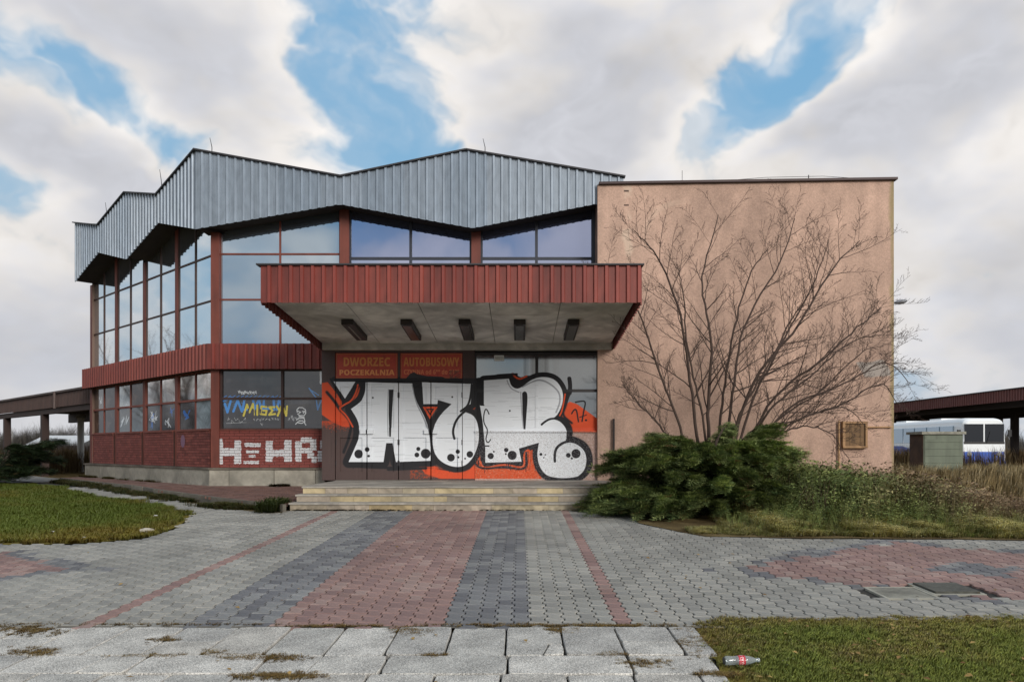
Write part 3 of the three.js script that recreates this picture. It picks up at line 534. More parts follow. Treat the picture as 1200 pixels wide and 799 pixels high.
// brick parapets below the glass
const brickMats = ['#7e3f38', '#86453d', '#753a33', '#8b4a41', '#6f352f'].map((h) => std(h, 0.8, { map: rep(grainColor, 2.5), bumpMap: rep(grainTex, 5), bumpScale: 0.003 }));
const mortar = std('#3e2b28', 1, { map: rep(grainColor, 3) });
reseed(91);
const hexTex = canvasTex(1024, 384, (g, w, h) => {       // white block letters rolled onto the front bricks; joints stay bare
  g.fillStyle = '#7c3d36'; g.fillRect(0, 0, w, h);
  for (let k = 0; k < 1600; k++) { g.fillStyle = pick(['rgba(60,25,22,0.12)', 'rgba(160,85,75,0.10)', 'rgba(110,55,48,0.14)']); g.fillRect(rr(0, w), rr(0, h), rr(3, 40), rr(2, 12)); }
  const s = 1024 / 128, at = (x, y) => [(x - 252) * s, (y - 502.5) * s], white = '#c9c9cb', R = (x0, y0, x1, y1) => { g.fillStyle = white; const [a, b] = at(x0, y0), [c, d] = at(x1, y1); g.beginPath(); for (let t = 0; t <= 1; t += 0.08) g.lineTo(a + (c - a) * t, b + rr(-4, 4)); for (let t = 0; t <= 1; t += 0.08) g.lineTo(c + rr(-5, 5), b + (d - b) * t); for (let t = 1; t >= 0; t -= 0.08) g.lineTo(a + (c - a) * t, d + rr(-4, 4)); for (let t = 1; t >= 0; t -= 0.08) g.lineTo(a + rr(-5, 5), b + (d - b) * t); g.fill(); };
  R(252.5, 514, 260.5, 544); R(274, 516, 282, 543.5); R(260, 525, 275, 534);
  R(286, 519, 305, 523.5); R(288, 527.5, 303, 531); R(291, 533, 299, 536); R(285, 540, 303, 543.5);
  R(311, 516.5, 319, 541); R(332.5, 515.5, 341.5, 541); R(318, 527, 334, 535);
  R(345.5, 517, 353, 541); R(352, 512.5, 365, 519); R(363, 514.5, 370.5, 528); R(352, 525, 366, 531); R(360, 530, 367.5, 537); R(365, 535, 371, 542);
  R(375, 516, 379.6, 526); R(372, 528, 378, 541);
  for (let k = 0; k < 900; k++) { g.fillStyle = rnd() > 0.4 ? 'rgba(124,61,54,0.75)' : 'rgba(201,201,203,0.35)'; const [x, y] = at(rr(252, 380), rr(512, 546)); g.fillRect(x, y, rr(2, 14), rr(1, 4)); }
});
const frontBrickMat = std('#ffffff', 0.8, { map: hexTex, bumpMap: rep(grainTex, 30), bumpScale: 0.003 });
{
  reseed(12);
  const y0 = 1.19, y1 = 2.115, n = 13, ch = (y1 - y0) / n, L = 0.25, j = 0.009;
  const uvB = inPhoto(252, 380, 502.5, 550.5, 18.72), front = P('brick_panel', new MB().wall(FG, -7.50, -4.86, y0, y1 + 0.03, -0.05, 0.062).geo(), mortar);
  for (let r = 0; r < n; r++) for (let x = -7.50 - (r & 1 ? L / 2 : 0); x < -4.87; x += L) { const a = Math.max(x + j / 2, -7.495), b = Math.min(x + L - j / 2, -4.865); if (b - a > 0.02) P('brick', uvB(new MB().wall(FG, a, b, y0 + r * ch + j / 2, y0 + (r + 1) * ch - j / 2, 0.05, 0.075 + rr(-0.002, 0.003)).geo()), frontBrickMat, front); }
  for (let k = 0; k < 4; k++) {
    const s0 = 2.2 * k + 0.13, s1 = 2.2 * (k + 1) - 0.11, pn = P('brick_panel', new MB().wall(SG, s0, s1, y0, y1 + 0.03, -0.05, 0.062).geo(), mortar), many = [];
    for (let r = 0; r < n; r++) for (let x = s0 - (r & 1 ? L / 2 : 0); x < s1; x += L) {
      const a = Math.max(x + j / 2, s0 + 0.004), b = Math.min(x + L - j / 2, s1 - 0.004); if (b - a < 0.02) continue;
      const g = new MB().wall(SG, a, b, y0 + r * ch + j / 2, y0 + (r + 1) * ch - j / 2, 0.05, 0.075 + rr(-0.002, 0.003)).geo();
      if (k < 1) P('brick', g, pick(brickMats), pn); else many.push(g);
    }
    if (many.length) { const groups = [[], [], []]; many.forEach((g) => pick(groups).push(g)); groups.forEach((l, q) => { P('bricks', mergeGeometries(l), brickMats[q], pn).userData.kind = 'stuff'; }); }
    if (k === 0) P('stencil_mark', new MB().prism(SG, Array.from({ length: 14 }, (_, q) => [1.70 + Math.cos(q / 14 * 6.283) * 0.13, 1.86 + Math.sin(q / 14 * 6.283) * 0.17]), 0.079, 0.081).geo(), std('#ffffff', 0.8, { map: canvasTex(64, 64, (g) => { g.fillStyle = '#74556a'; g.fillRect(0, 0, 64, 64); loops(g, '#2c3558', 9, 24, 32, 22, 9); loops(g, '#a9acc2', 4, 24, 32, 22, 7); }) }), pn);
  }
  // sill on top of the bricks
  P('sill', new MB().wall(FG, -7.50, -4.86, 2.115, 2.145, -0.05, 0.10).geo(), brownPost);
  for (let k = 0; k < 4; k++) P('sill', new MB().wall(SG, 2.2 * k + 0.13, 2.2 * (k + 1) - 0.11, 2.115, 2.145, -0.05, 0.10).geo(), brownPost);
  // plinth of pale stone slabs under a thin ledge
  const plM = ['#a49f92', '#aaa598', '#9b9588', '#b0aa9c'].map((h) => std(h, 0.92, { map: rep(patchColor, 0.55), bumpMap: rep(grainTex, 3), bumpScale: 0.003 }));
  const PF = frame(0, 18.62, 1, 0, 0, -1), PS = frame(-7.70, 18.62, DX, DZ, -DZ, DX);
  for (const [a, b] of [[-7.70, -7.22], [-7.21, -6.1], [-6.09, -5.07], [-5.06, -4.84]]) P('plinth_slab', new MB().wall(PF, a, b - 0.006, 0.62, 1.14, -0.1, rr(-0.002, 0.004)).geo(), pick(plM));
  for (let s = 0; s < 8.9; s += 1.27) P('plinth_slab', new MB().wall(PS, s, Math.min(s + 1.264, 9.0), 0.55, 1.14, -0.1, rr(-0.002, 0.004)).geo(), pick(plM));
  P('plinth_ledge', new MB().wall(PF, -7.72, -4.84, 1.14, 1.186, -0.2, 0.035).geo(), std('#6d6459', 0.9, { map: rep(patchColor, 0.8) }));
  P('plinth_ledge', new MB().wall(PS, -0.02, 9.05, 1.14, 1.186, -0.2, 0.035).geo(), std('#6d6459', 0.9, { map: rep(patchColor, 0.8) }));
}
// ---------- rendered block on the right ----------
const stuccoBump = rep(roughBump, 1.1);
const stuccoTex = noiseMap(1024, 1120, (u, v, i, j) => {
  const px = 697 + u * 351, py = 594 - v * 384;              // picture units of that wall
  const big = fbm(px * 0.012, py * 0.012, 2, 5), mid = fbm(px * 0.06, py * 0.05, 5, 4), fine = fbm(px * 0.9, py * 0.9, 7, 3), st = fbm(px * 0.10, py * 0.008, 9, 4), brush = fbm((px + py * 0.8) * 0.09, (px - py) * 0.012, 4, 3);
  let k = 0.94 + 0.24 * (big - 0.5) + 0.16 * (mid - 0.5) + 0.20 * (fine - 0.5) + 0.13 * (st - 0.5) + 0.09 * (brush - 0.5) + (hash3(i, j, 4) - 0.5) * 0.09;
  let r = 0.745 * k, g = 0.622 * k, b = 0.552 * k;
  const mixTo = (c, t) => { r = lerp(r, c[0], t); g = lerp(g, c[1], t); b = lerp(b, c[2], t); };
  // pale flaking strip of old render, a grey patched area, a greenish dirty corner
  const strip = smooth(7, 2.5, Math.abs(px - 732 - 2 * Math.sin(py * 0.2))) * smooth(330, 290, py) * smooth(0.40, 0.55, mid + 0.05);
  mixTo([0.80, 0.72, 0.64], strip * 0.6);
  if (Math.abs(px - 731) < 3 && (Math.abs(py - 224) < 1 || Math.abs(py - 240.5) < 0.8)) mixTo([0.25, 0.2, 0.18], 0.8);
  const patch = smooth(1.1, 0.8, Math.max(Math.abs(px - 1024 + (432 - py) * 0.9) / 19, Math.abs(py - 432) / 9) + (mid - 0.5) * 0.7);
  mixTo([0.60, 0.58, 0.56], patch * 0.8);
  const arc = smooth(5, 2, Math.abs(Math.hypot(px - 800, (py - 275) * 1.2) - 46)) * smooth(285, 250, py) * smooth(815, 780, px);
  mixTo([0.80, 0.70, 0.62], arc * 0.35);
  const edge = smooth(1042, 1047.5, px + (mid - 0.5) * 8);
  mixTo([0.50, 0.47, 0.30], edge * 0.6 * smooth(0.35, 0.6, st + 0.1));
  return [r, g, b];
});
const stuccoFront = std('#ffffff', 0.95, { map: stuccoTex, bumpMap: rep(roughBump, 9, 9.8), bumpScale: 0.004 });
const stucco = std('#b5978a', 0.95, { map: rep(patchColor, 0.3), bumpMap: stuccoBump, bumpScale: 0.02 });
const BX0 = 1.88, BX1 = 9.03, BZ = 18.1;
{
  const b = new MB(), uv = [[0, 0], [1, 0], [1, 1], [0, 1]], y0 = hy(594, BZ), yl = hy(216, BZ), yr = hy(210.5, BZ);
  const vt = (y) => (y - y0) / (hy(210, BZ) - y0);
  b.quad(V(BX0, y0, -BZ), V(BX1, y0, -BZ), V(BX1, yr, -BZ), V(BX0, yl, -BZ), V(0, 0, 1), [[0, 0], [1, 0], [1, vt(yr)], [0, vt(yl)]]);
  P('rendered_wall', b.geo(), stuccoFront);
  P('rendered_wall', new MB().quad(V(BX1, y0, -BZ), V(BX1, y0, -28), V(BX1, yr, -28), V(BX1, yr, -BZ), V(1, 0, 0)).quad(V(BX0, y0, -BZ), V(BX0, y0, -18.9), V(BX0, yl, -18.9), V(BX0, yl, -BZ), V(-1, 0, 0)).quad(V(BX0, y0, -28), V(BX1, y0, -28), V(BX1, yr, -28), V(BX0, yl, -28), V(0, 0, -1)).geo(), stucco);
  P('block_roof', new MB().quad(V(BX0, yl - 0.01, -BZ - 0.03), V(BX1, yr - 0.01, -BZ - 0.03), V(BX1, yr - 0.01, -28), V(BX0, yl - 0.01, -28), V(0, 1, 0)).geo(), darkFlash);
  P('roof_flashing', new MB().beam(V(BX0 + 0.03, yl + 0.012, -BZ - 0.02), V(BX1 + 0.06, yr + 0.012, -BZ - 0.02), 0.2, 0.055).geo(), std('#3d2d2c', 0.6, { metalness: 0.2 }));
  P('lightning_wire', tube([V(4.2, 8.13, -18.3), V(6, 8.27, -18.3), V(7.4, 8.30, -18.3), V(8.7, 8.22, -18.3)], [0.006, 0.006, 0.006, 0.006], 5), darkFlash);
  P('lightning_rod', rod(V(7.05, 8.1, -18.3), V(7.05, 8.33, -18.3), 0.012, 5), darkFlash);
  P('lightning_rod', rod(V(4.03, 8.0, -18.6), V(4.03, 8.55, -18.6), 0.006, 5), darkFlash);
  P('drain_pipe', tube([V(2.26, 1.0, -18.03), V(2.26, 2.38, -18.03)], [0.028, 0.028], 8), std('#2e2624', 0.6));
}
// ---------- entrance: doors, side window and the big painted letters ----------
const EF = frame(0, 18.25, 1, 0, 0, -1), FLOOR = 0.895;
function drawLetters(g, speckled) {
  const left = () => g.setTransform(6 / 4.7, 0, 0, 6 / 4.7, 24, -180), right = () => g.setTransform(6 / 4.7, 0, 0, 6 / 4.7, 984, -180);
  const shape = (pts) => { g.beginPath(); pts.forEach(([x, y], k) => { const [a, b] = pts[(k + 1) % pts.length]; if (!k) g.moveTo((x + a) / 2, (y + b) / 2); else g.quadraticCurveTo(x, y, (x + a) / 2, (y + b) / 2); }); const [x, y] = pts[0], [a, b] = pts[1]; g.quadraticCurveTo(x, y, (x + a) / 2, (y + b) / 2); g.closePath(); };
  const hard = (pts) => { g.beginPath(); pts.forEach(([x, y], k) => k ? g.lineTo(x, y) : g.moveTo(x, y)); g.closePath(); };
  const tri = (p) => p.flatMap(([x, y]) => [[x, y], [x, y]]);                 // doubled points keep a corner sharp
  g.shadowColor = 'rgba(0,0,0,0)'; const black = '#131217', white = '#dde1e6', orange = '#cf4a20';
  const fill = (pts, c, soft = true) => { (soft ? shape : hard)(pts); g.fillStyle = c; g.fill(); };
  const line = (pts, c, w) => { g.beginPath(); pts.forEach(([x, y], k) => { if (!k) g.moveTo(x, y); else if (k < pts.length - 1) g.quadraticCurveTo(x, y, (x + pts[k + 1][0]) / 2, (y + pts[k + 1][1]) / 2); else g.lineTo(x, y); }); g.strokeStyle = c; g.lineWidth = w; g.lineCap = g.lineJoin = 'round'; g.stroke(); };
  const A = tri([[228, 225], [485, 232]]).concat([[500, 320], [545, 400], [578, 480]], tri([[590, 657], [395, 664], [375, 560], [340, 560], [325, 664], [132, 664]]), [[165, 590], [195, 520], [188, 440]], tri([[145, 372]]), [[205, 330], [226, 280]]);
  const Z = tri([[538, 225], [818, 235], [806, 345]]).concat([[750, 378], [775, 388], [830, 410], [852, 480], [852, 560], [822, 640], [770, 692], [690, 690], [618, 645], [594, 570], [600, 470], [640, 400]], tri([[700, 345], [625, 322], [622, 345], [545, 345]]));
  const R = tri([[127, 215], [265, 205]]).concat([[278, 250], [320, 266], [380, 215], [440, 193], [515, 203], [560, 262], [566, 330], [535, 405], [500, 428], [560, 440], [590, 480], [588, 525], [572, 550], [620, 548], [680, 580], [704, 645], [690, 710], [640, 752], [490, 752], [438, 705], [418, 630]], tri([[430, 558], [320, 590], [335, 662], [135, 668], [135, 590], [120, 440], [105, 352], [127, 350]]));
  left();
  // orange fields behind
  fill(tri([[-24, 232], [20, 225], [60, 275], [105, 340], [84, 370], [150, 440], [158, 472], [100, 470], [40, 440], [-24, 395]]), orange); for (let k = 0; k < 700; k++) { g.fillStyle = 'rgba(194,67,28,0.35)'; g.beginPath(); g.arc(rr(-24, 150), 440 + Math.abs(rr(-1, 1) * rr(0, 1)) * 60, rr(1, 4), 0, 7); g.fill(); }
  fill([[130, 330], [175, 235], [205, 225], [180, 320], [120, 380]], orange);
  fill(tri([[520, 690], [600, 682], [640, 705], [720, 722], [800, 705], [860, 650], [880, 756], [640, 756], [560, 730]]), orange); for (let k = 0; k < 900; k++) { g.fillStyle = 'rgba(194,67,28,0.30)'; g.beginPath(); g.arc(rr(470, 860), rr(685, 756), rr(1, 5), 0, 7); g.fill(); }
  right();
  fill(tri([[100, 620], [130, 700], [340, 690], [350, 600], [395, 580]]).concat(tri([[445, 756], [20, 756]])), orange, true);
  fill(tri([[530, 408], [575, 350], [600, 332], [640, 345], [700, 388], [752, 425], [752, 500], [606, 500], [560, 430]]), orange);
  fill([[40, 330], [100, 280], [110, 340], [60, 390]], orange);
  // black body and outlines
  left();
  g.shadowColor = black; g.shadowBlur = 9; for (const [s, w] of [[A, 62], [Z, 58]]) { shape(s); g.strokeStyle = black; g.lineWidth = w; g.lineJoin = 'round'; g.stroke(); fill(s, black); }
  hard([[30, 205], [215, 205], [150, 330], [100, 372], [95, 330], [40, 225]]); g.fillStyle = black; g.fill();
  fill([[100, 660], [200, 690], [430, 690], [640, 700], [690, 715], [560, 690], [330, 705], [150, 690]], black);
  line([[15, 280], [60, 330], [80, 370], [120, 410], [150, 450], [140, 520], [105, 610]], black, 13);
  line([[185, 240], [165, 320], [95, 355], [80, 372], [120, 405], [155, 470]], orange, 9);
  line([[55, 208], [480, 212], [850, 226]], black, 22); line([[480, 172], [500, 195], [540, 205]], black, 14); line([[350, 705], [560, 698]], black, 12);
  right();
  shape(R); g.strokeStyle = black; g.lineWidth = 52; g.stroke(); fill(R, black);
  fill([[60, 205], [130, 195], [130, 350], [100, 360], [60, 350]], black);
  fill([[255, 185], [300, 175], [330, 205], [390, 180], [350, 240], [310, 250], [270, 215]], black);
  line([[285, 178], [312, 215], [362, 192]], orange, 10); line([[200, 186], [310, 180]], black, 9);
  line([[600, 205], [606, 270], [590, 320], [552, 402], [612, 450]], black, 9); line([[598, 205], [604, 240], [600, 285]], black, 22); line([[575, 290], [560, 380], [545, 408]], orange, 8);
  line([[85, 690], [105, 640], [118, 705], [240, 672], [355, 705], [345, 612], [385, 590], [372, 700]], orange, 10); line([[80, 668], [92, 706], [240, 690], [368, 712], [360, 612]], black, 8);
  // white faces
  g.shadowBlur = 0; g.shadowColor = 'rgba(0,0,0,0)'; for (let k = 0; k < 26; k++) { left(); const x = rr(150, 1500), y = 655 + rr(-8, 10); g.strokeStyle = black; g.lineWidth = rr(2, 4); g.beginPath(); g.moveTo(x, y); g.lineTo(x + rr(-2, 2), y + rr(10, 60)); g.stroke(); }
  left(); fill(A, white); fill(Z, white); hard([[52, 222], [172, 222], [112, 315]]); g.fillStyle = white; g.fill();
  right(); fill(R, white);
  // brush streaks on the white
  const streaks = (x0, x1, y0, y1, n) => { for (let k = 0; k < n; k++) { g.strokeStyle = pick(['rgba(110,112,120,0.22)', 'rgba(235,237,240,0.30)', 'rgba(140,140,145,0.18)']); g.lineWidth = rr(1, 4); const x = rr(x0, x1), y = rr(y0, y1); g.beginPath(); g.moveTo(x, y); g.lineTo(Math.min(x1 + 20, x + rr(30, 110)), y + rr(-3, 3)); g.stroke(); } };
  left(); g.save(); shape(A); g.clip(); streaks(150, 560, 230, 650, 90); line([[485, 240], [500, 330], [540, 405], [570, 480]], 'rgba(90,92,100,0.5)', 8); line([[352, 265], [345, 400], [352, 520]], 'rgba(90,92,100,0.4)', 6); g.restore();
  g.save(); shape(Z); g.clip(); streaks(540, 840, 230, 690, 70); g.restore();
  right(); g.save(); shape(R); g.clip(); streaks(120, 560, 215, 480, 90); line([[330, 280], [335, 400], [345, 480]], 'rgba(90,92,100,0.4)', 6); line([[340, 250], [400, 215], [460, 212], [540, 270], [550, 330], [525, 390]], 'rgba(90,92,100,0.5)', 9); line([[255, 215], [268, 258], [320, 280]], 'rgba(90,92,100,0.4)', 7); g.restore();
  // cuts, swirls and dots
  left(); fill(tri([[355, 265], [380, 265], [372, 400], [367, 525], [358, 525], [353, 400]]), black);
  line([[775, 385], [730, 420], [706, 490], [716, 535]], black, 13); line([[812, 240], [806, 345], [752, 385]], black, 12);
  hard([[541, 360], [624, 360], [581, 428]]); g.fillStyle = orange; g.fill(); hard([[560, 371], [606, 371], [582, 408]]); g.fillStyle = black; g.fill(); hard([[572, 377], [595, 377], [583, 396]]); g.fillStyle = orange; g.fill();
  const dots = (l) => { g.fillStyle = black; for (const [x, y, r] of l) { g.beginPath(); g.arc(x, y, r, 0, 7); g.fill(); } };
  dots([[188, 620, 24], [236, 595, 13], [245, 631, 7], [558, 618, 27], [517, 592, 11], [509, 625, 13], [697, 640, 21], [735, 607, 12], [738, 638, 6], [802, 622, 18], [776, 645, 5], [704, 306, 5], [266, 310, 5]]);
  right(); fill(tri([[338, 285]]).concat([[352, 272], [370, 288]], tri([[362, 400], [356, 484], [347, 484], [340, 400]])), black);
  line([[445, 458], [480, 425], [540, 425], [590, 478], [586, 530]], black, 11); line([[518, 660], [512, 600], [560, 556], [620, 546], [685, 590], [702, 650], [688, 715], [645, 752]], black, 14);
  line([[155, 400], [140, 360], [126, 400], [125, 450], [152, 490], [135, 540], [150, 562], [165, 540]], black, 6); line([[110, 352], [128, 352]], black, 5); line([[125, 576], [155, 576]], black, 7);
  dots([[283, 627, 25], [250, 598, 12], [248, 620, 5], [165, 631, 17], [182, 607, 5], [634, 618, 25], [592, 627, 13], [611, 644, 6], [441, 622, 8], [457, 640, 4], [465, 624, 4], [270, 382, 5]]);
  line([[611, 398], [634, 352], [648, 442]], black, 8); line([[632, 335], [662, 328], [690, 330], [678, 380], [668, 440]], black, 8); line([[655, 418], [692, 405]], black, 5); dots([[690, 434, 6]]);
  if (speckled) { g.setTransform(1, 0, 0, 1, 0, 0); for (let k = 0; k < 30000; k++) { g.fillStyle = pick(['rgba(70,66,68,0.30)', 'rgba(120,100,92,0.25)', 'rgba(235,235,238,0.30)', 'rgba(235,235,238,0.25)']); const x = rr(1000, 1944), y = rr(440, 810); g.fillRect(x, y, rr(1.5, 4), rr(1.5, 4)); } }
  g.setTransform(1, 0, 0, 1, 0, 0);
}
const letterCanvas = (base, after, speckled = false) => canvasTex(1944, 810, (g, w, h) => { g.fillStyle = base; g.fillRect(0, 0, w, h); after(g, w, h); drawLetters(g, speckled); });
const uvE = inPhoto(376, 700, 430, 565, 18.25);
reseed(63);
const doorMap = letterCanvas('#4a3936', (g, w, h) => { for (let k = 0; k < 500; k++) { g.fillStyle = pick(['rgba(30,22,20,0.12)', 'rgba(110,90,84,0.08)', 'rgba(70,56,52,0.15)']); g.fillRect(rr(0, w), rr(0, h), rr(3, 10), rr(20, 260)); } });
const wallMap = letterCanvas('#b5968a', (g, w, h) => { for (let k = 0; k < 30000; k++) { g.fillStyle = pick(['rgba(90,62,48,0.22)', 'rgba(225,190,168,0.25)', 'rgba(150,112,92,0.25)']); g.fillRect(rr(0, w), rr(0, h), rr(2, 6), rr(2, 6)); } }, true);
const filmMap = canvasTex(1944, 810, (g) => drawLetters(g));
const doorPaint = std('#ffffff', 0.62, { map: doorMap }), wallPaint = std('#ffffff', 0.92, { map: wallMap, bumpMap: rep(roughBump, 9, 4), bumpScale: 0.006 }), glassPaint = std('#ffffff', 0.75, { map: filmMap, alphaTest: 0.5 }), entryGlass = phys('#b9bfc2', 0.06, { metalness: 0.8, map: canvasTex(512, 256, (g, w, h) => grime(g, w, h, '#dcdad6', 70)) });
{
  // four door leaves, each with rails, panels and a pull
  const xs = [-4.48, -3.712, -2.944, -2.157, -1.39], top = 3.29;
  for (let k = 0; k < 4; k++) {
    const a = xs[k] + 0.012, b = xs[k + 1] - 0.012, st = 0.10, fr = new MB();
    fr.wall(EF, a, a + st, FLOOR + 0.01, top, -0.05, 0.024).wall(EF, b - st, b, FLOOR + 0.01, top, -0.05, 0.024);
    for (const [y0, y1] of [[FLOOR + 0.01, FLOOR + 0.20], [1.93, 2.17], [top - 0.12, top]]) fr.wall(EF, a + st, b - st, y0, y1, -0.048, 0.020);
    const d = P('door', uvE(fr.geo()), doorPaint);
    P('lower_panel', uvE(new MB().wall(EF, a + st, b - st, FLOOR + 0.20, 1.93, -0.035, -0.012).geo()), doorPaint, d);
    P('upper_panel', uvE(new MB().wall(EF, a + st, b - st, 2.17, top - 0.12, -0.035, -0.010).geo()), doorPaint, d);
    const hx = k % 2 ? a + 0.06 : b - 0.06, hb = new MB().wall(EF, hx - 0.085, hx + 0.09, 2.02, 2.12, 0.020, 0.085); P('handle', uvE(hb.geo()), doorPaint, d);
    for (const y of [FLOOR + 0.35, 1.75, 2.9]) P('hinge', rod(EF(k % 2 ? b - 0.004 : a + 0.004, y, 0.018), EF(k % 2 ? b - 0.004 : a + 0.004, y + 0.13, 0.018), 0.013, 6), darkFlash, d);
  }
  const fr = new MB().wall(EF, -4.80, -4.485, FLOOR, 4.04, -0.5, 0.05).wall(EF, -1.385, -1.09, FLOOR, 4.04, -0.3, 0.03).wall(EF, -4.485, -1.385, 3.30, 3.36, -0.05, 0.035).wall(EF, -2.965, -2.905, 3.36, 3.99, -0.05, 0.03).wall(EF, -4.485, -1.385, 3.99, 4.04, -0.05, 0.032);
  P('door_frame', uvE(fr.geo()), doorPaint);
  P('transom_panel', new MB().wall(EF, -4.485, -2.965, 3.36, 3.99, -0.05, -0.02).wall(EF, -2.905, -1.385, 3.36, 3.99, -0.05, -0.02).geo(), brownDark);
  // window with black bars beside the doors
  const y0 = 2.095, y1 = 4.0, ym = 3.07, X = [-1.085, 0.415, 1.93], bars = new MB(), r = 0.035;
  for (const x of X) bars.wall(EF, x === X[0] ? x : x - r, x === X[2] ? x : x + r, y0, y1, -0.05, 0.022);
  for (const y of [y0 + r, ym, y1 - r]) { bars.wall(EF, X[0] + r, X[1] - r, y - r, y + r, -0.048, 0.018).wall(EF, X[1] + r, X[2] - r, y - r, y + r, -0.048, 0.018); }
  const frameMap = letterCanvas('#2c2828', () => {});
  const w = P('window', uvE(bars.geo()), std('#ffffff', 0.6, { map: frameMap }));
  for (let c = 0; c < 2; c++) for (const [a, b] of [[y0 + 2 * r, ym - r], [ym + r, y1 - 2 * r]]) { P('pane', new MB().wall(EF, X[c] + r, X[c + 1] - r, a, b, -0.012, 0.004).geo(), entryGlass, w); P('paint_film', uvE(new MB().quad(EF(X[c] + r, a, 0.008), EF(X[c + 1] - r, a, 0.008), EF(X[c + 1] - r, b, 0.008), EF(X[c] + r, b, 0.008), V(0, 0, 1)).geo()), glassPaint, w); }
  P('window_sill', uvE(new MB().wall(EF, -1.085, 1.97, 2.06, 2.095, -0.05, 0.085).geo()), std('#ffffff', 0.7, { map: wallMap }));
  P('rendered_wall', uvE(new MB().wall(EF, -1.085, BX0, FLOOR - 0.05, 2.06, -0.2, 0.045).geo()), wallPaint);
  P('door_threshold', new MB().wall(EF, -4.48, -1.10, FLOOR - 0.05, FLOOR + 0.008, -0.06, 0.06).geo(), std('#5b544c', 0.9));
}
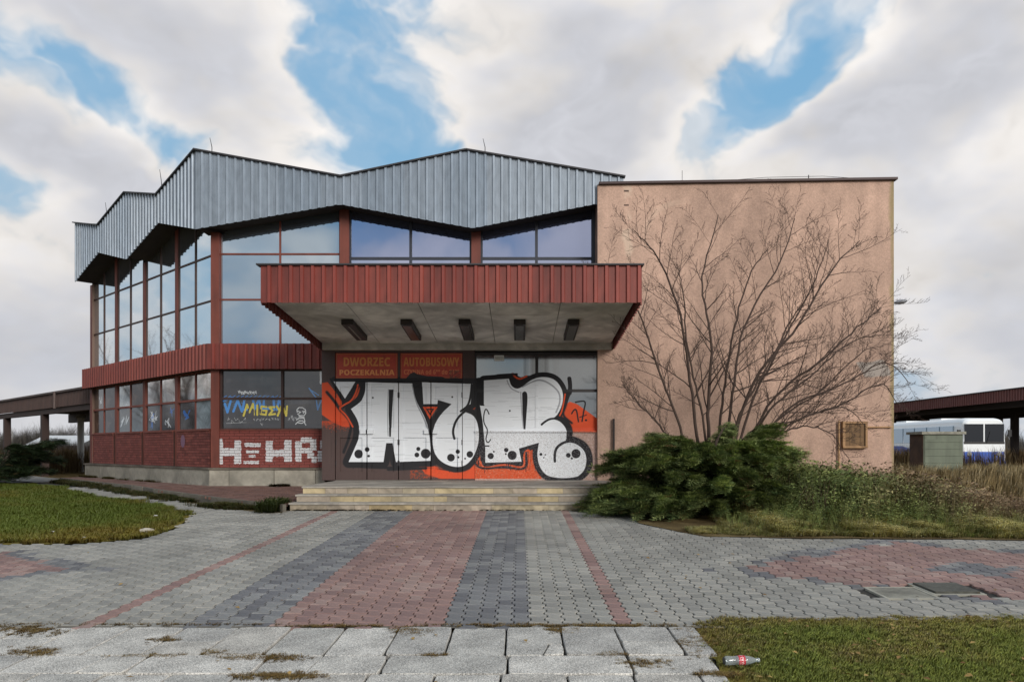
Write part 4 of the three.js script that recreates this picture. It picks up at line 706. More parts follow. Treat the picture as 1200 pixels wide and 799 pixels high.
// ---------- canopy over the entrance ----------
{
  const X0 = -4.80, X1 = 2.25, ZF = 13.9, ZB = 18.25, yb0 = 4.36, yb1 = 4.03, yt = 5.05;
  const CF = frame(0, ZF, 1, 0, 0, -1), CL = frame(X0, ZF, 0, 1, -1, 0), CR = frame(X1, ZF, 0, 1, 1, 0), bot = (s) => lerp(yb0, yb1, clamp(s / (ZB - ZF))), k0 = (h) => () => h;
  const hs = (Z) => lerp(4.52, 4.175, (Z - ZF) / (ZB - ZF));
  const canopy = P('canopy', new MB().quad(V(X0 + 0.02, yt - 0.08, -ZF - 0.02), V(X1 - 0.02, yt - 0.08, -ZF - 0.02), V(X1 - 0.02, yt - 0.2, -18.75), V(X0 + 0.02, yt - 0.2, -18.75), V(0, 1, 0)).quad(V(X0 + 0.03, hs(ZF) + 0.05, -ZF - 0.03), V(X1 - 0.03, hs(ZF) + 0.05, -ZF - 0.03), V(X1 - 0.03, hs(ZB) + 0.05, -ZB), V(X0 + 0.03, hs(ZB) + 0.05, -ZB), V(0, -1, 0)).geo(), std('#57514b', 0.9));
  reseed(31);
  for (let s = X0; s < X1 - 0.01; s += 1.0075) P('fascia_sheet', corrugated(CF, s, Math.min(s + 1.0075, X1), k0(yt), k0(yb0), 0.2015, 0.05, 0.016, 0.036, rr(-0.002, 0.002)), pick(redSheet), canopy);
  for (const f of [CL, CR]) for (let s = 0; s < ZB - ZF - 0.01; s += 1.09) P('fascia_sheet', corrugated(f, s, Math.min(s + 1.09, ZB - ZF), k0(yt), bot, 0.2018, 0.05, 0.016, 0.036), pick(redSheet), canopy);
  P('roof_flashing', new MB().box(X0 - 0.07, X1 + 0.05, yt, yt + 0.028, ZF - 0.06, ZF + 0.16).box(X0 - 0.06, X0 + 0.1, yt, yt + 0.026, ZF + 0.16, 18.7).box(X1 - 0.1, X1 + 0.045, yt, yt + 0.026, ZF + 0.16, 18.7).geo(), darkFlash, canopy);
  const pm = ['#ebe8e1', '#e5e2db', '#efece6'].map((h) => std(h, 0.9, { map: rep(patchColor, 0.33) })), xs = [X0 + 0.05, -3.36, -1.97, -0.59, 0.79, X1 - 0.05], zs = [ZF + 0.05, 15.4, 17.95, ZB - 0.02];
  for (let c = 1; c < xs.length; c++) for (let r = 1; r < zs.length; r++) {
    const a = xs[c - 1] + 0.006, b = xs[c] - 0.006, Z0 = zs[r - 1] + 0.005, Z1 = zs[r] - 0.005, d = rr(-0.003, 0.003), q = (x, Z, t) => V(x, hs(Z) + d + t, -Z), m = new MB();
    m.quad(q(a, Z0, 0), q(b, Z0, 0), q(b, Z1, 0), q(a, Z1, 0), V(0, -1, 0)).quad(q(a, Z0, 0.03), q(b, Z0, 0.03), q(b, Z0, 0), q(a, Z0, 0), V(0, 0, 1)).quad(q(a, Z1, 0.03), q(b, Z1, 0.03), q(b, Z1, 0), q(a, Z1, 0), V(0, 0, -1)).quad(q(a, Z0, 0.03), q(a, Z1, 0.03), q(a, Z1, 0), q(a, Z0, 0), V(-1, 0, 0)).quad(q(b, Z0, 0.03), q(b, Z1, 0.03), q(b, Z1, 0), q(b, Z0, 0), V(1, 0, 0));
    P('soffit_panel', m.geo(), pick(pm), canopy);
  }
  P('rear_beam', new MB().box(X0 + 0.05, X1 - 0.04, 4.042, hs(ZB) + 0.1, ZB - 0.22, ZB + 0.3).geo(), std('#d5d0c7', 0.9, { map: rep(patchColor, 0.5) }), canopy);
  P('support_wall', new MB().box(X0 + 0.1, X1 - 0.3, 4.06, 5.0, ZB + 0.2, 18.78).geo(), brownDark, canopy);
  // dead strip lights under the canopy
  const lampLabels = ['leftmost dark strip light under the canopy, seen most from its side', 'second dark strip light from the left under the canopy', 'middle dark strip light under the canopy', 'fourth dark strip light from the left under the canopy', 'rightmost dark strip light under the canopy, pointing straight back'];
  const caseM = std('#2f2927', 0.6), lensM = phys('#4a4542', 0.3, { clearcoat: 0.3 });
  [-3.62, -2.38, -1.16, 0.0, 1.13].forEach((x, k) => {
    const Z0 = 15.75, Z1 = 17.2, up = V(0, 1, 0), t = thing('strip_light', lampLabels[k], 'light', [x, hs(16.4), -16.4], 'dead strip lights under the canopy'), q = (Z, d) => V(x, hs(Z) - d, -Z);
    part(t, 'housing', new MB().beam(q(Z0, 0.06), q(Z1, 0.06), 0.25, 0.10).geo(), caseM);
    part(t, 'end_cap', new MB().beam(q(Z0 - 0.03, 0.06), q(Z0 - 0.001, 0.06), 0.24, 0.11).geo(), caseM);
    part(t, 'end_cap', new MB().beam(q(Z1 + 0.001, 0.06), q(Z1 + 0.03, 0.06), 0.24, 0.11).geo(), caseM);
    if (k === 0) part(t, 'tube', rod(q(Z0 + 0.1, 0.118), q(Z1 - 0.1, 0.118), 0.016, 8), std('#8d8882', 0.4));
    else part(t, 'lens', new MB().beam(q(Z0 + 0.05, 0.12), q(Z1 - 0.05, 0.12), 0.17, 0.02).geo(), lensM);
  });
}
// ---------- steps and platform ----------
{
  reseed(70);
  const steps = thing('entrance_steps', 'three wide cream stone steps leading to the platform under the canopy', 'steps', [-1.2, gy(14.6), -16.4]);
  const creams = ['#b3a78f', '#bcae92', '#aa9d88', '#c1b08c', '#b8aa98', '#a89c8b', '#b9a57f'].map((h) => std(h, 0.85, { map: rep(patchColor, 0.8), bumpMap: rep(grainTex, 2.5), bumpScale: 0.003 }));
  const treadM = ['#aea89e', '#b6afa4', '#a59f96'].map((h) => std(h, 0.85, { map: rep(patchColor, 0.6) })), core = std('#6f675c', 1);
  const g0 = gy(14.56) - 0.02, rise = (FLOOR - gy(14.56)) / 3, zf = [14.56, 14.89, 15.22], xl = [-4.46, -4.43, -4.40], xr = [2.02, 2.06, 2.10];
  part(steps, 'core', new MB().box(xl[0] + 0.03, xr[0] - 0.03, g0 - 0.2, gy(14.56) + rise - 0.04, 14.6, 18.3).box(xl[2] + 0.03, xr[2] - 0.04, g0, FLOOR - 0.035, 15.26, 18.3).box(xl[1] + 0.03, xr[1] - 0.04, g0, FLOOR - rise - 0.035, 14.93, 15.26).geo(), core);
  for (let k = 0; k < 3; k++) {
    const y0 = gy(14.56) + rise * k - (k ? 0 : 0.05), y1 = gy(14.56) + rise * (k + 1);
    for (let x = xl[k]; x < xr[k] - 0.02;) { const w = k === 2 ? rr(0.18, 0.62) : rr(0.25, 0.85), b = Math.min(xr[k], x + w); part(steps, 'riser_tile', new MB().box(x + 0.002, b - 0.002, y0 + 0.002, y1 - 0.032, zf[k] + rr(0, 0.004), zf[k] + 0.045).geo(), pick(creams)); x = b; }
    part(steps, 'side_tile', new MB().box(xl[k] - 0.012, xl[k] + 0.02, y0 + 0.002, y1 - 0.032, zf[k] + 0.05, k < 2 ? zf[k + 1] + 0.1 : 18.2).geo(), creams[0]);
    const deep = k < 2 ? [[zf[k] - 0.022, zf[k + 1] + 0.02]] : [[zf[k] - 0.022, zf[k] + 0.34], [zf[k] + 0.345, 16.3], [16.305, 17.25], [17.255, 18.2]];
    deep.forEach(([a, b], q) => { for (let x = xl[k] - 0.02; x < xr[k] - 0.02;) { const e = Math.min(xr[k] + 0.02, x + (q ? 0.9 : rr(0.8, 1.25))); part(steps, 'tread_slab', new MB().box(x + 0.0015, e - 0.0015, y1 - 0.032, y1 + rr(-0.002, 0.002), a, b).geo(), pick(treadM)); x = e; } });
  }
}
// ---------- signs over the doors ----------
{
  const face = (lines, smear) => canvasTex(768, 320, (g, w, h) => {
    g.fillStyle = '#b8402a'; g.fillRect(0, 0, w, h);
    for (let k = 0; k < 220; k++) { g.fillStyle = pick(['rgba(60,15,10,0.08)', 'rgba(190,80,50,0.06)']); g.fillRect(rr(0, w), rr(0, h), rr(4, 60), rr(3, 50)); }
    g.strokeStyle = '#a9773f'; g.lineWidth = 5; g.strokeRect(10, 10, w - 20, h - 20);
    g.fillStyle = '#b5692a'; g.textAlign = 'center'; g.textBaseline = 'middle';
    for (const [t, size, y, wd, fam, ink] of lines) { g.fillStyle = ink; g.font = `bold ${size}px ${fam}`; const m = g.measureText(t).width; g.save(); g.translate(w / 2, y); g.scale(wd / m, 1); g.fillText(t, 0, 0); g.strokeStyle = ink; g.lineWidth = 3; g.strokeText(t, 0, 0); g.restore(); }
    if (smear) { g.fillStyle = '#1a1719'; g.beginPath(); g.moveTo(70, h); g.lineTo(120, 262); g.lineTo(170, 240); g.lineTo(210, 268); g.lineTo(330, 290); g.lineTo(520, 300); g.lineTo(560, h); g.fill(); for (let k = 0; k < 300; k++) { g.fillStyle = 'rgba(26,30,28,0.4)'; g.fillRect(rr(600, 730), rr(215, 320), rr(2, 9), rr(2, 12)); } }
  });
  const put = (x0, x1, lines, label, smear) => {
    const t = thing('sign', label, 'sign', [(x0 + x1) / 2, 3.67, -18.22], 'painted panels over the doors');
    const g = new MB(); g.quad(EF(x0, 3.37, 0.012), EF(x1, 3.37, 0.012), EF(x1, 3.98, 0.012), EF(x0, 3.98, 0.012), V(0, 0, 1), [[0, 0], [1, 0], [1, 1], [0, 1]]);
    part(t, 'face', g.geo(), std('#ffffff', 0.45, { map: face(lines, smear) }));
    part(t, 'backing', new MB().wall(EF, x0, x1, 3.37, 3.98, -0.018, 0.010).geo(), std('#6d2318', 0.6));
  };
  reseed(17);
  put(-4.475, -2.97, [['DWORZEC', 150, 112, 590, 'sans-serif', '#d08743'], ['POCZEKALNIA', 92, 246, 690, 'sans-serif', '#e89a58']], 'red panel lettered DWORZEC POCZEKALNIA over the left doors');
  put(-2.90, -1.395, [['AUTOBUSOWY', 150, 112, 690, 'sans-serif', '#cf8441'], ['CZYNNA od 6\u00b0\u00b0 do 21\u00b0\u00b0', 78, 240, 690, 'sans-serif', '#d97a4c']], 'red panel lettered AUTOBUSOWY over the right doors', true);
  const n = new MB(); n.quad(EF(-0.62, 3.79, 0.012), EF(-0.38, 3.79, 0.012), EF(-0.38, 3.94, 0.012), EF(-0.62, 3.94, 0.012), V(0, 0, 1), [[0, 0], [1, 0], [1, 1], [0, 1]]);
  const nt = thing('notice', 'small white paper notice stuck high on the window beside the doors', 'notice', [-0.5, 3.86, -18.24]);
  part(nt, 'sheet', n.geo(), std('#ffffff', 0.8, { map: canvasTex(192, 128, (g) => { g.fillStyle = '#d9dad6'; g.fillRect(0, 0, 192, 128); g.fillStyle = '#55585a'; for (let y = 0; y < 3; y++) for (let x = 14; x < 170;) { const w = rr(6, 16); g.fillRect(x, 40 + y * 20, w, 10); x += w + 5; } }) }));
  part(nt, 'backing', new MB().wall(EF, -0.62, -0.38, 3.79, 3.94, 0.005, 0.0105).geo(), std('#c8c8c4', 0.8));
}
// ---------- boarded hatch and gas pipe on the rendered wall ----------
{
  const WF = frame(0, BZ, 1, 0, 0, -1), x0 = gx(986, BZ), x1 = gx(1015, BZ), y0 = hy(525, BZ), y1 = hy(494, BZ), t = thing('wall_cabinet', 'boarded wooden meter cabinet with pale frame on the pink wall', 'cabinet', [(x0 + x1) / 2, y0, -BZ]);
  const wood = std('#86694a', 0.85, { map: rep(streak, 0.9) }), fr = std('#ab8660', 0.8, { map: rep(streak, 0.9) });
  part(t, 'backing', new MB().wall(WF, x0 + 0.03, x1 - 0.02, y0 + 0.03, y1 - 0.03, 0.003, 0.05).geo(), std('#3d3129', 1));
  for (let k = 0; k < 4; k++) part(t, 'board', new MB().wall(WF, x0 + 0.06 + k * 0.125, x0 + 0.18 + k * 0.125, y0 + 0.05, y1 - 0.05, 0.05, 0.066 + (k % 2) * 0.004).geo(), wood);
  part(t, 'frame', new MB().wall(WF, x0, x1, y1 - 0.05, y1, 0.003, 0.11).wall(WF, x0, x1, y0, y0 + 0.05, 0.003, 0.13).wall(WF, x0, x0 + 0.06, y0 + 0.05, y1 - 0.05, 0.003, 0.105).wall(WF, x1 - 0.05, x1, y0 + 0.05, y1 - 0.05, 0.003, 0.105).geo(), fr);
  const pm = std('#a9855f', 0.7), pt = thing('gas_pipe', 'thin yellow-brown pipe running along the pink wall past the wooden cabinet', 'pipe', [x0 - 0.06, 0.7, -BZ]);
  part(pt, 'upright', rod(WF(x0 - 0.07, 0.7, 0.05), WF(x0 - 0.07, y1 + 0.02, 0.05), 0.022), pm);
  part(pt, 'branch', rod(WF(x1 + 0.005, hy(500.5, BZ), 0.05), WF(gx(1045, BZ), hy(500.5, BZ), 0.05), 0.018), pm);
  for (const x of [0.25, 0.55]) part(pt, 'clip', new MB().wall(WF, x1 + x - 0.012, x1 + x + 0.012, hy(500.5, BZ) - 0.03, hy(500.5, BZ) + 0.03, 0.002, 0.03).geo(), darkFlash);
}

// ---------- covered walkway running off from the far corner of the hall ----------
{
  const WX = -14.25, WZ = 25.15, f = frame(WX, WZ, DX, DZ, -DZ, DX), L = 16, base = f(L / 2, gy(25), -1.5);
  const t = thing('covered_walkway', 'long dark open walkway roof on brown posts joined to the hall', 'walkway', [base.x, base.y, base.z]);
  const dk = std('#4a352f', 0.7, { map: rep(streak, 0.4) }), postM = std('#38251f', 0.7, { map: rep(streak, 0.4) }), rf = std('#5d4f4b', 0.7, { map: rep(patchColor, 0.3) });
  const k0 = (h) => () => h;
  for (let s = 0; s < L - 0.1; s += 1.6) part(t, 'fascia_sheet', corrugated(f, s, s + 1.6, k0(3.72), k0(3.2), 0.16, 0.05, 0.015, 0.03, 0), dk);
  part(t, 'roof', new MB().quad(f(-0.3, 3.75, 0.05), f(L, 3.75, 0.05), f(L, 4.05, -2.0), f(-0.3, 4.05, -2.0), V(0, 1, 0)).quad(f(-0.3, 4.05, -2.0), f(L, 4.05, -2.0), f(L, 3.8, -4.2), f(-0.3, 3.8, -4.2), V(0, 1, 0)).geo(), rf);
  part(t, 'roof_edge', new MB().wall(f, -0.3, L, 3.72, 3.79, -0.05, 0.08).geo(), rf);
  part(t, 'ceiling', new MB().quad(f(-0.3, 3.45, -0.02), f(L, 3.45, -0.02), f(L, 3.45, -4.2), f(-0.3, 3.45, -4.2), V(0, -1, 0)).geo(), std('#4a4340', 0.9));
  part(t, 'beam', new MB().wall(f, -0.3, L, 3.0, 3.2, -0.28, -0.06).geo(), postM);
  part(t, 'beam', new MB().wall(f, -0.3, L, 3.0, 3.44, -4.1, -3.9).geo(), postM);
  for (const s of [0.55, 6.1, 11.5]) { part(t, 'post', new MB().wall(f, s - 0.11, s + 0.11, 0.55, 3.0, -0.3, -0.05).geo(), postM); part(t, 'post', new MB().wall(f, s + 0.55, s + 0.75, 0.55, 3.0, -4.1, -3.9).geo(), postM); }
  part(t, 'rain_pipe', rod(f(3.95, 3.15, 0.09), f(3.95, 3.76, 0.09), 0.05), rf);
  const pv = setting('path', groundPoly([[-13.5, 23.7], [-16.5, 26.3], [-27, 37], [-29, 35], [-17, 24.7], [-14.6, 22.6]], 0.012), std('#8f8d88', 0.9, { map: rep(patchColor, 0.4), bumpMap: rep(grainTex, 2), bumpScale: 0.01 }));
}
// ---------- bus stand roof, parked bus, kiosk and lamp on the right ----------
{
  const t = thing('bus_shelter', 'long flat bus stand roof with red-brown sheet fascia on dark posts', 'shelter', [34, gy(30), -52]);
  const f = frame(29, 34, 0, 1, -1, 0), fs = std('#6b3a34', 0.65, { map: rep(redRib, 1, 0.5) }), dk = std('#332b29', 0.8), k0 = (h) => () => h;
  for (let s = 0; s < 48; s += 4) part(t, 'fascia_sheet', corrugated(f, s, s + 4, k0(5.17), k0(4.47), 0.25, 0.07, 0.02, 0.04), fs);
  part(t, 'roof', new MB().box(29.02, 42, 4.8, 5.12, 34, 82).geo(), std('#57504c', 0.8));
  part(t, 'roof_edge', new MB().box(28.9, 29.06, 5.165, 5.22, 34, 82).geo(), darkFlash);
  for (const x of [30.5, 35.9, 41]) part(t, 'beam', new MB().box(x - 0.15, x + 0.15, 4.2, 4.8, 34.05, 81.9).geo(), dk);
  for (const [x, Z] of [[30.5, 68], [35.9, 41], [35.9, 54.5], [35.9, 68], [36.5, 55.2], [41, 48], [41, 64]]) part(t, 'post', new MB().box(x - 0.16, x + 0.16, 0.55, 4.2, Z - 0.16, Z + 0.16).geo(), dk);
}
{
  const X0 = 22.95, X1 = 25.35, ZF = 39, ZB = 49, G = 0.55, t = thing('bus', 'white and blue coach parked under the bus stand roof', 'bus', [(X0 + X1) / 2, G, -(ZF + 5)]);
  const white = phys('#e9edef', 0.35, { clearcoat: 0.4 }), blue = phys('#1c4fae', 0.35, { clearcoat: 0.4 }), glass = phys('#15181c', 0.05, { ior: 1.6 }), sideGlass = phys('#9fb0bd', 0.05, { metalness: 0.8 }), blk = std('#1c1c1e', 0.6);
  // body lofted from rounded sections
  const ring = (Z, inset, drop) => { const pts = [], w = (X1 - X0) / 2 - inset, cx = (X0 + X1) / 2, top = G + 2.72 - drop; const add = (x, y) => pts.push(V(cx + x, y, -Z)); add(-w, G + 0.35); add(-w, G + 1.3); add(-w + 0.06, top - 0.45); for (let k = 0; k <= 5; k++) { const a = k / 5 * Math.PI / 2; add(-w + 0.1 + 0.38 * (1 - Math.cos(a)), top - 0.3 + 0.3 * Math.sin(a)); } for (let k = 5; k >= 0; k--) { const a = k / 5 * Math.PI / 2; add(w - 0.1 - 0.38 * (1 - Math.cos(a)), top - 0.3 + 0.3 * Math.sin(a)); } add(w - 0.06, top - 0.45); add(w, G + 1.3); add(w, G + 0.35); return pts; };
  const st = [[ZF, 0.12, 0.14], [ZF + 0.12, 0.03, 0.05], [ZF + 0.4, 0, 0], [ZB - 0.3, 0, 0], [ZB, 0.12, 0.15]], body = new MB(), rings = st.map((a) => ring(...a)), mid = V((X0 + X1) / 2, G + 1.5, -(ZF + ZB) / 2);
  for (let k = 1; k < rings.length; k++) for (let j = 0; j < rings[0].length; j++) { const l = (j + 1) % rings[0].length, a = rings[k - 1][j], b = rings[k - 1][l], c = rings[k][l], d = rings[k][j], m = V().add(a).add(b).add(c).add(d).multiplyScalar(0.25); body.quad(a, b, c, d, V(m.x - mid.x, m.y - mid.y, 0)); }
  for (const [r, n] of [[rings[0], V(0, 0, 1)], [rings[4], V(0, 0, -1)]]) for (let j = 1; j + 1 < r.length; j++) body.tri(r[0], r[j], r[j + 1], n);
  part(t, 'body', body.geo(), white);
  for (const Z of [41.8, 45.6]) part(t, 'roof_hatch', new MB().box(23.5, 24.8, G + 2.70, G + 2.80, Z, Z + 1.2).geo(), white);
  const ff = frame(0, ZF, 1, 0, 0, -1), cx = (X0 + X1) / 2, sf = frame(X0, ZF, 0, 1, -1, 0);
  part(t, 'windscreen', new MB().wall(ff, X0 + 0.17, cx - 0.04, G + 1.48, G + 2.40, -0.02, 0.012).geo(), glass);
  part(t, 'windscreen', new MB().wall(ff, cx + 0.04, X1 - 0.17, G + 1.48, G + 2.40, -0.02, 0.012).geo(), glass);
  part(t, 'front_band', new MB().wall(ff, X0 + 0.14, X1 - 0.14, G + 1.36, G + 1.477, -0.02, 0.010).geo(), blk);
  part(t, 'front_stripe', new MB().wall(ff, X0 + 0.14, X1 - 0.14, G + 0.45, G + 0.96, -0.02, 0.010).geo(), blue);
  part(t, 'bumper', new MB().box(X0 + 0.05, X1 - 0.05, G + 0.22, G + 0.45, ZF - 0.10, ZF + 0.2).geo(), blue);
  part(t, 'wiper', rod(ff(cx + 0.12, G + 1.4, 0.03), ff(cx + 0.3, G + 2.0, 0.03), 0.012, 5), blk);
  for (const x of [X0 + 0.42, X1 - 0.42]) part(t, 'headlight', new THREE.CylinderGeometry(0.12, 0.12, 0.05, 16).rotateX(Math.PI / 2).translate(x, G + 0.84, -ZF + 0.02), phys('#d9dcdf', 0.1, { metalness: 0.4, clearcoat: 1 }));
  for (let k = 0; k < 7; k++) { const a = 0.75 + k * 1.3; part(t, 'side_window', new MB().wall(sf, a, a + 1.18, G + 1.45, G + 2.32, -0.08, 0.006).geo(), sideGlass); }
  part(t, 'side_stripe', new MB().prism(sf, [[0.5, G + 0.5], [9.6, G + 0.5], [9.6, G + 1.28], [6.0, G + 1.28], [3.4, G + 0.8], [0.5, G + 0.8]], -0.02, 0.006).geo(), blue);
  for (const [x, s] of [[X0 - 0.12, -1], [X1 + 0.12, 1]]) { part(t, 'mirror', new MB().box(x - 0.08, x + 0.08, G + 1.75, G + 2.1, ZF - 0.05, ZF + 0.03).geo(), blk); }
  for (const x of [X0 + 0.14, X1 - 0.14]) for (const Z of [41.0, 46.6]) { const w = part(t, 'wheel', new THREE.CylinderGeometry(0.46, 0.46, 0.27, 24).rotateZ(Math.PI / 2).translate(x, G + 0.46, -Z), blk); part(t, 'rim', new THREE.CylinderGeometry(0.25, 0.25, 0.285, 16).rotateZ(Math.PI / 2).translate(x, G + 0.46, -Z), std('#9a9c9e', 0.5, { metalness: 0.5 }), w); }
}
{
  const x0 = 14.52, x1 = 15.95, Z0 = 27, Z1 = 27.95, y0 = 0.55, y1 = 2.18, t = thing('utility_kiosk', 'green metal utility kiosk with pale lid standing in the tall grass', 'kiosk', [(x0 + x1) / 2, y0, -27.5]);
  const gr = std('#6f7867', 0.7, { map: rep(streak, 0.5) }), rust = std('#5a4334', 0.85, { map: rep(patchColor, 0.8) });
  part(t, 'body', new MB().box(x0 + 0.02, x1, y0, y1, Z0, Z1).geo(), gr);
  part(t, 'side_panel', new MB().box(x0, x0 + 0.018, y0, y1, Z0 + 0.02, Z1 - 0.02).geo(), rust);
  part(t, 'lid', new MB().box(x0 - 0.08, x1 + 0.08, y1 + 0.003, y1 + 0.10, Z0 - 0.08, Z1 + 0.08).geo(), std('#9a988a', 0.7, { map: rep(patchColor, 0.8) }));
  for (let k = 0; k < 6; k++) part(t, 'slat', new MB().box(x0 + 0.06, x1 - 0.04, y0 + 0.1 + k * 0.25, y0 + 0.335 + k * 0.25, Z0 - 0.016, Z0 - 0.001).geo(), gr);
}
{
  const t = thing('street_lamp', 'grey street lamp whose head shows past the pink block', 'lamp', [14.45, gy(30), -30]), m = std('#5d6064', 0.6, { metalness: 0.3 });
  part(t, 'pole', tube([V(14.45, 0.6, -30), V(14.45, 4, -30), V(14.45, 7.2, -30), V(14.62, 7.45, -30), V(15.0, 7.5, -30)], [0.09, 0.07, 0.05, 0.04, 0.035], 8), m);
  part(t, 'lamp_head', new THREE.SphereGeometry(1, 14, 10).scale(0.27, 0.085, 0.13).rotateZ(0.16).translate(15.24, 7.53, -30), std('#787b80', 0.5));
}
// ---------- far things seen past the walkway ----------
{
  const t = thing('far_shed', 'low grey shed with pale roof far beyond the walkway posts', 'shed', [-53, 0.6, -88]);
  part(t, 'wall', new MB().box(-57.5, -51.8, 0.5, 2.1, 88, 95).geo(), std('#8d8f90', 0.9));
  part(t, 'roof', new MB().quad(V(-58, 2.05, -87.6), V(-51.4, 2.05, -87.6), V(-51.4, 3.3, -91.5), V(-58, 3.3, -91.5), V(0, 1, 1)).quad(V(-58, 2.05, -95.5), V(-51.4, 2.05, -95.5), V(-51.4, 3.3, -91.5), V(-58, 3.3, -91.5), V(0, 1, -1)).geo(), std('#b5b8ba', 0.8));
  part(t, 'gable', new MB().tri(V(-51.9, 2.1, -88), V(-51.9, 2.1, -95), V(-51.9, 3.2, -91.5), V(1, 0, 0)).geo(), std('#8d8f90', 0.9));
  const p = thing('white_post', 'slim white post with a cap beyond the walkway', 'post', [-20.6, 0.6, -35.2]);
  part(p, 'shaft', rod(V(-20.6, 0.5, -35.2), V(-20.6, 3.1, -35.2), 0.14, 12), std('#c9c9c4', 0.8)); part(p, 'cap', new THREE.CylinderGeometry(0.14, 0.24, 0.14, 12).translate(-20.6, 3.17, -35.2), std('#b9b9b4', 0.8));
}
// ---------- litter ----------
{
  // plastic bottle lying at the lawn's edge, neck to the right
  const Z = 5.16, x = gx(849, Z), t = thing('plastic_bottle', 'empty clear plastic bottle with a red label lying at the lawn edge', 'bottle', [x + 0.13, gy(Z) + 0.034, -Z]);
  const prof = [[0, 0], [0.022, 0.001], [0.031, 0.008], [0.033, 0.03], [0.030, 0.055], [0.0305, 0.075], [0.033, 0.095], [0.033, 0.140], [0.0315, 0.158], [0.026, 0.185], [0.018, 0.207], [0.0135, 0.218], [0.013, 0.232], [0.0155, 0.2325], [0.0155, 0.236], [0.0125, 0.2365], [0.0125, 0.250]].map(([a, b]) => new THREE.Vector2(a, b));
  const turn = (g) => g.rotateZ(-Math.PI / 2).rotateY(0.08).translate(x, gy(Z) + 0.036, -Z);
  part(t, 'body', turn(new THREE.LatheGeometry(prof, 28)), phys('#dfe6ea', 0.06, { transmission: 0.82, thickness: 0, ior: 1.5 }));
  part(t, 'label', turn(new THREE.CylinderGeometry(0.0338, 0.0338, 0.046, 28, 1, true).translate(0, 0.118, 0)), std('#ffffff', 0.5, { map: canvasTex(512, 128, (g) => { g.fillStyle = '#b3162a'; g.fillRect(0, 0, 512, 128); for (let k = 0; k < 5; k++) { const o = k * 105; scribble(g, '#e6dede', 9, [[o + 20, 84], [o + 12, 50], [o + 30, 34], [o + 40, 60], [o + 58, 50], [o + 62, 84], [o + 82, 40]]); scribble(g, '#e6dede', 6, [[o + 14, 102], [o + 84, 98]]); } }) }));
  part(t, 'foot', turn(new THREE.CylinderGeometry(0.024, 0.026, 0.006, 16).translate(0, -0.001, 0)), std('#23272b', 0.5));
  part(t, 'thread', turn(new THREE.CylinderGeometry(0.0138, 0.0138, 0.004, 16, 1, true).translate(0, 0.244, 0)), std('#b5bbc0', 0.3));
}
{
  reseed(300);
  const lump = (x, Z, sx, sy, sz, turn) => { const g = new THREE.IcosahedronGeometry(1, 2), p = g.attributes.position; for (let k = 0; k < p.count; k++) { const n = 0.75 + 0.5 * noise3(p.getX(k) * 2 + x * 9, p.getY(k) * 2, p.getZ(k) * 2 + Z); p.setXYZ(k, p.getX(k) * n, p.getY(k) * n, p.getZ(k) * n); } g.scale(sx, sy, sz).rotateY(turn); g.computeVertexNormals(); return g.translate(x, gy(Z) + sy * 0.55, -Z); };
  const Z = 11.55, x = gx(171, Z);
  solo('stone', lump(x, Z, 0.11, 0.045, 0.07, 0.2), std('#b3ada0', 0.95, { map: rep(grainColor, 2) }), 'pale broken stone lying at the corner of the lawn by the paving', 'stone', [x, gy(Z), -Z]);
  const scrap = std('#c9c9c6', 0.8), bits = [[61, 625.5, 0.03, 'white crumpled paper scrap on the yellowed lawn edge'], [182, 606.5, 0.04, 'flat pale paper scrap in the middle of the lawn'], [98, 632, 0.02, 'tiny white paper scrap at the lawn border by the paving']];
  for (const [px, py, s, label] of bits) { const Z = gz(py), x = gx(px, Z); solo('paper_scrap', lump(x, Z, s, s * 0.3, s * 0.6, px).translate(0, 0.03, 0), scrap, label, 'paper', [x, gy(Z), -Z], 'paper scraps on the lawn'); }
}

// ---------- vegetation ----------
function bladeTuft(n, h, w, spread, lean, curve = 0.3) {       // a tuft of narrow blades, height h
  const P = [], N = [], I = [];
  for (let k = 0; k < n; k++) {
    const a = rr(0, 6.283), r = rr(0, spread), x = Math.cos(a) * r, z = Math.sin(a) * r, b = rr(0, 6.283), hh = h * rr(0.55, 1), dx = Math.cos(b) * hh * lean * rr(0.3, 1), dz = Math.sin(b) * hh * lean * rr(0.3, 1), sx = -Math.sin(b) * w / 2, sz = Math.cos(b) * w / 2, o = P.length / 3;
    const q = [[0, 0, 1], [0.55, 0.62, 0.8], [1, 1 - curve * 0.4, 0.1]];
    for (const [t, y, ww] of q) { const ox = dx * t * t, oz = dz * t * t; P.push(x + ox - sx * ww, y * hh, z + oz - sz * ww, x + ox + sx * ww, y * hh, z + oz + sz * ww); for (let j = 0; j < 2; j++) N.push(Math.cos(b) * 0.62, 0.70, Math.sin(b) * 0.62); }
    I.push(o, o + 1, o + 2, o + 1, o + 3, o + 2, o + 2, o + 3, o + 4, o + 3, o + 5, o + 4);
  }
  const g = new THREE.BufferGeometry(); g.setAttribute('position', new THREE.Float32BufferAttribute(P, 3)); g.setAttribute('normal', new THREE.Float32BufferAttribute(N, 3)); g.setIndex(I); return g;
}
const leafMat = (extra = {}) => phys('#ffffff', 0.85, { side: THREE.DoubleSide, specularIntensity: 0.4, ...extra });
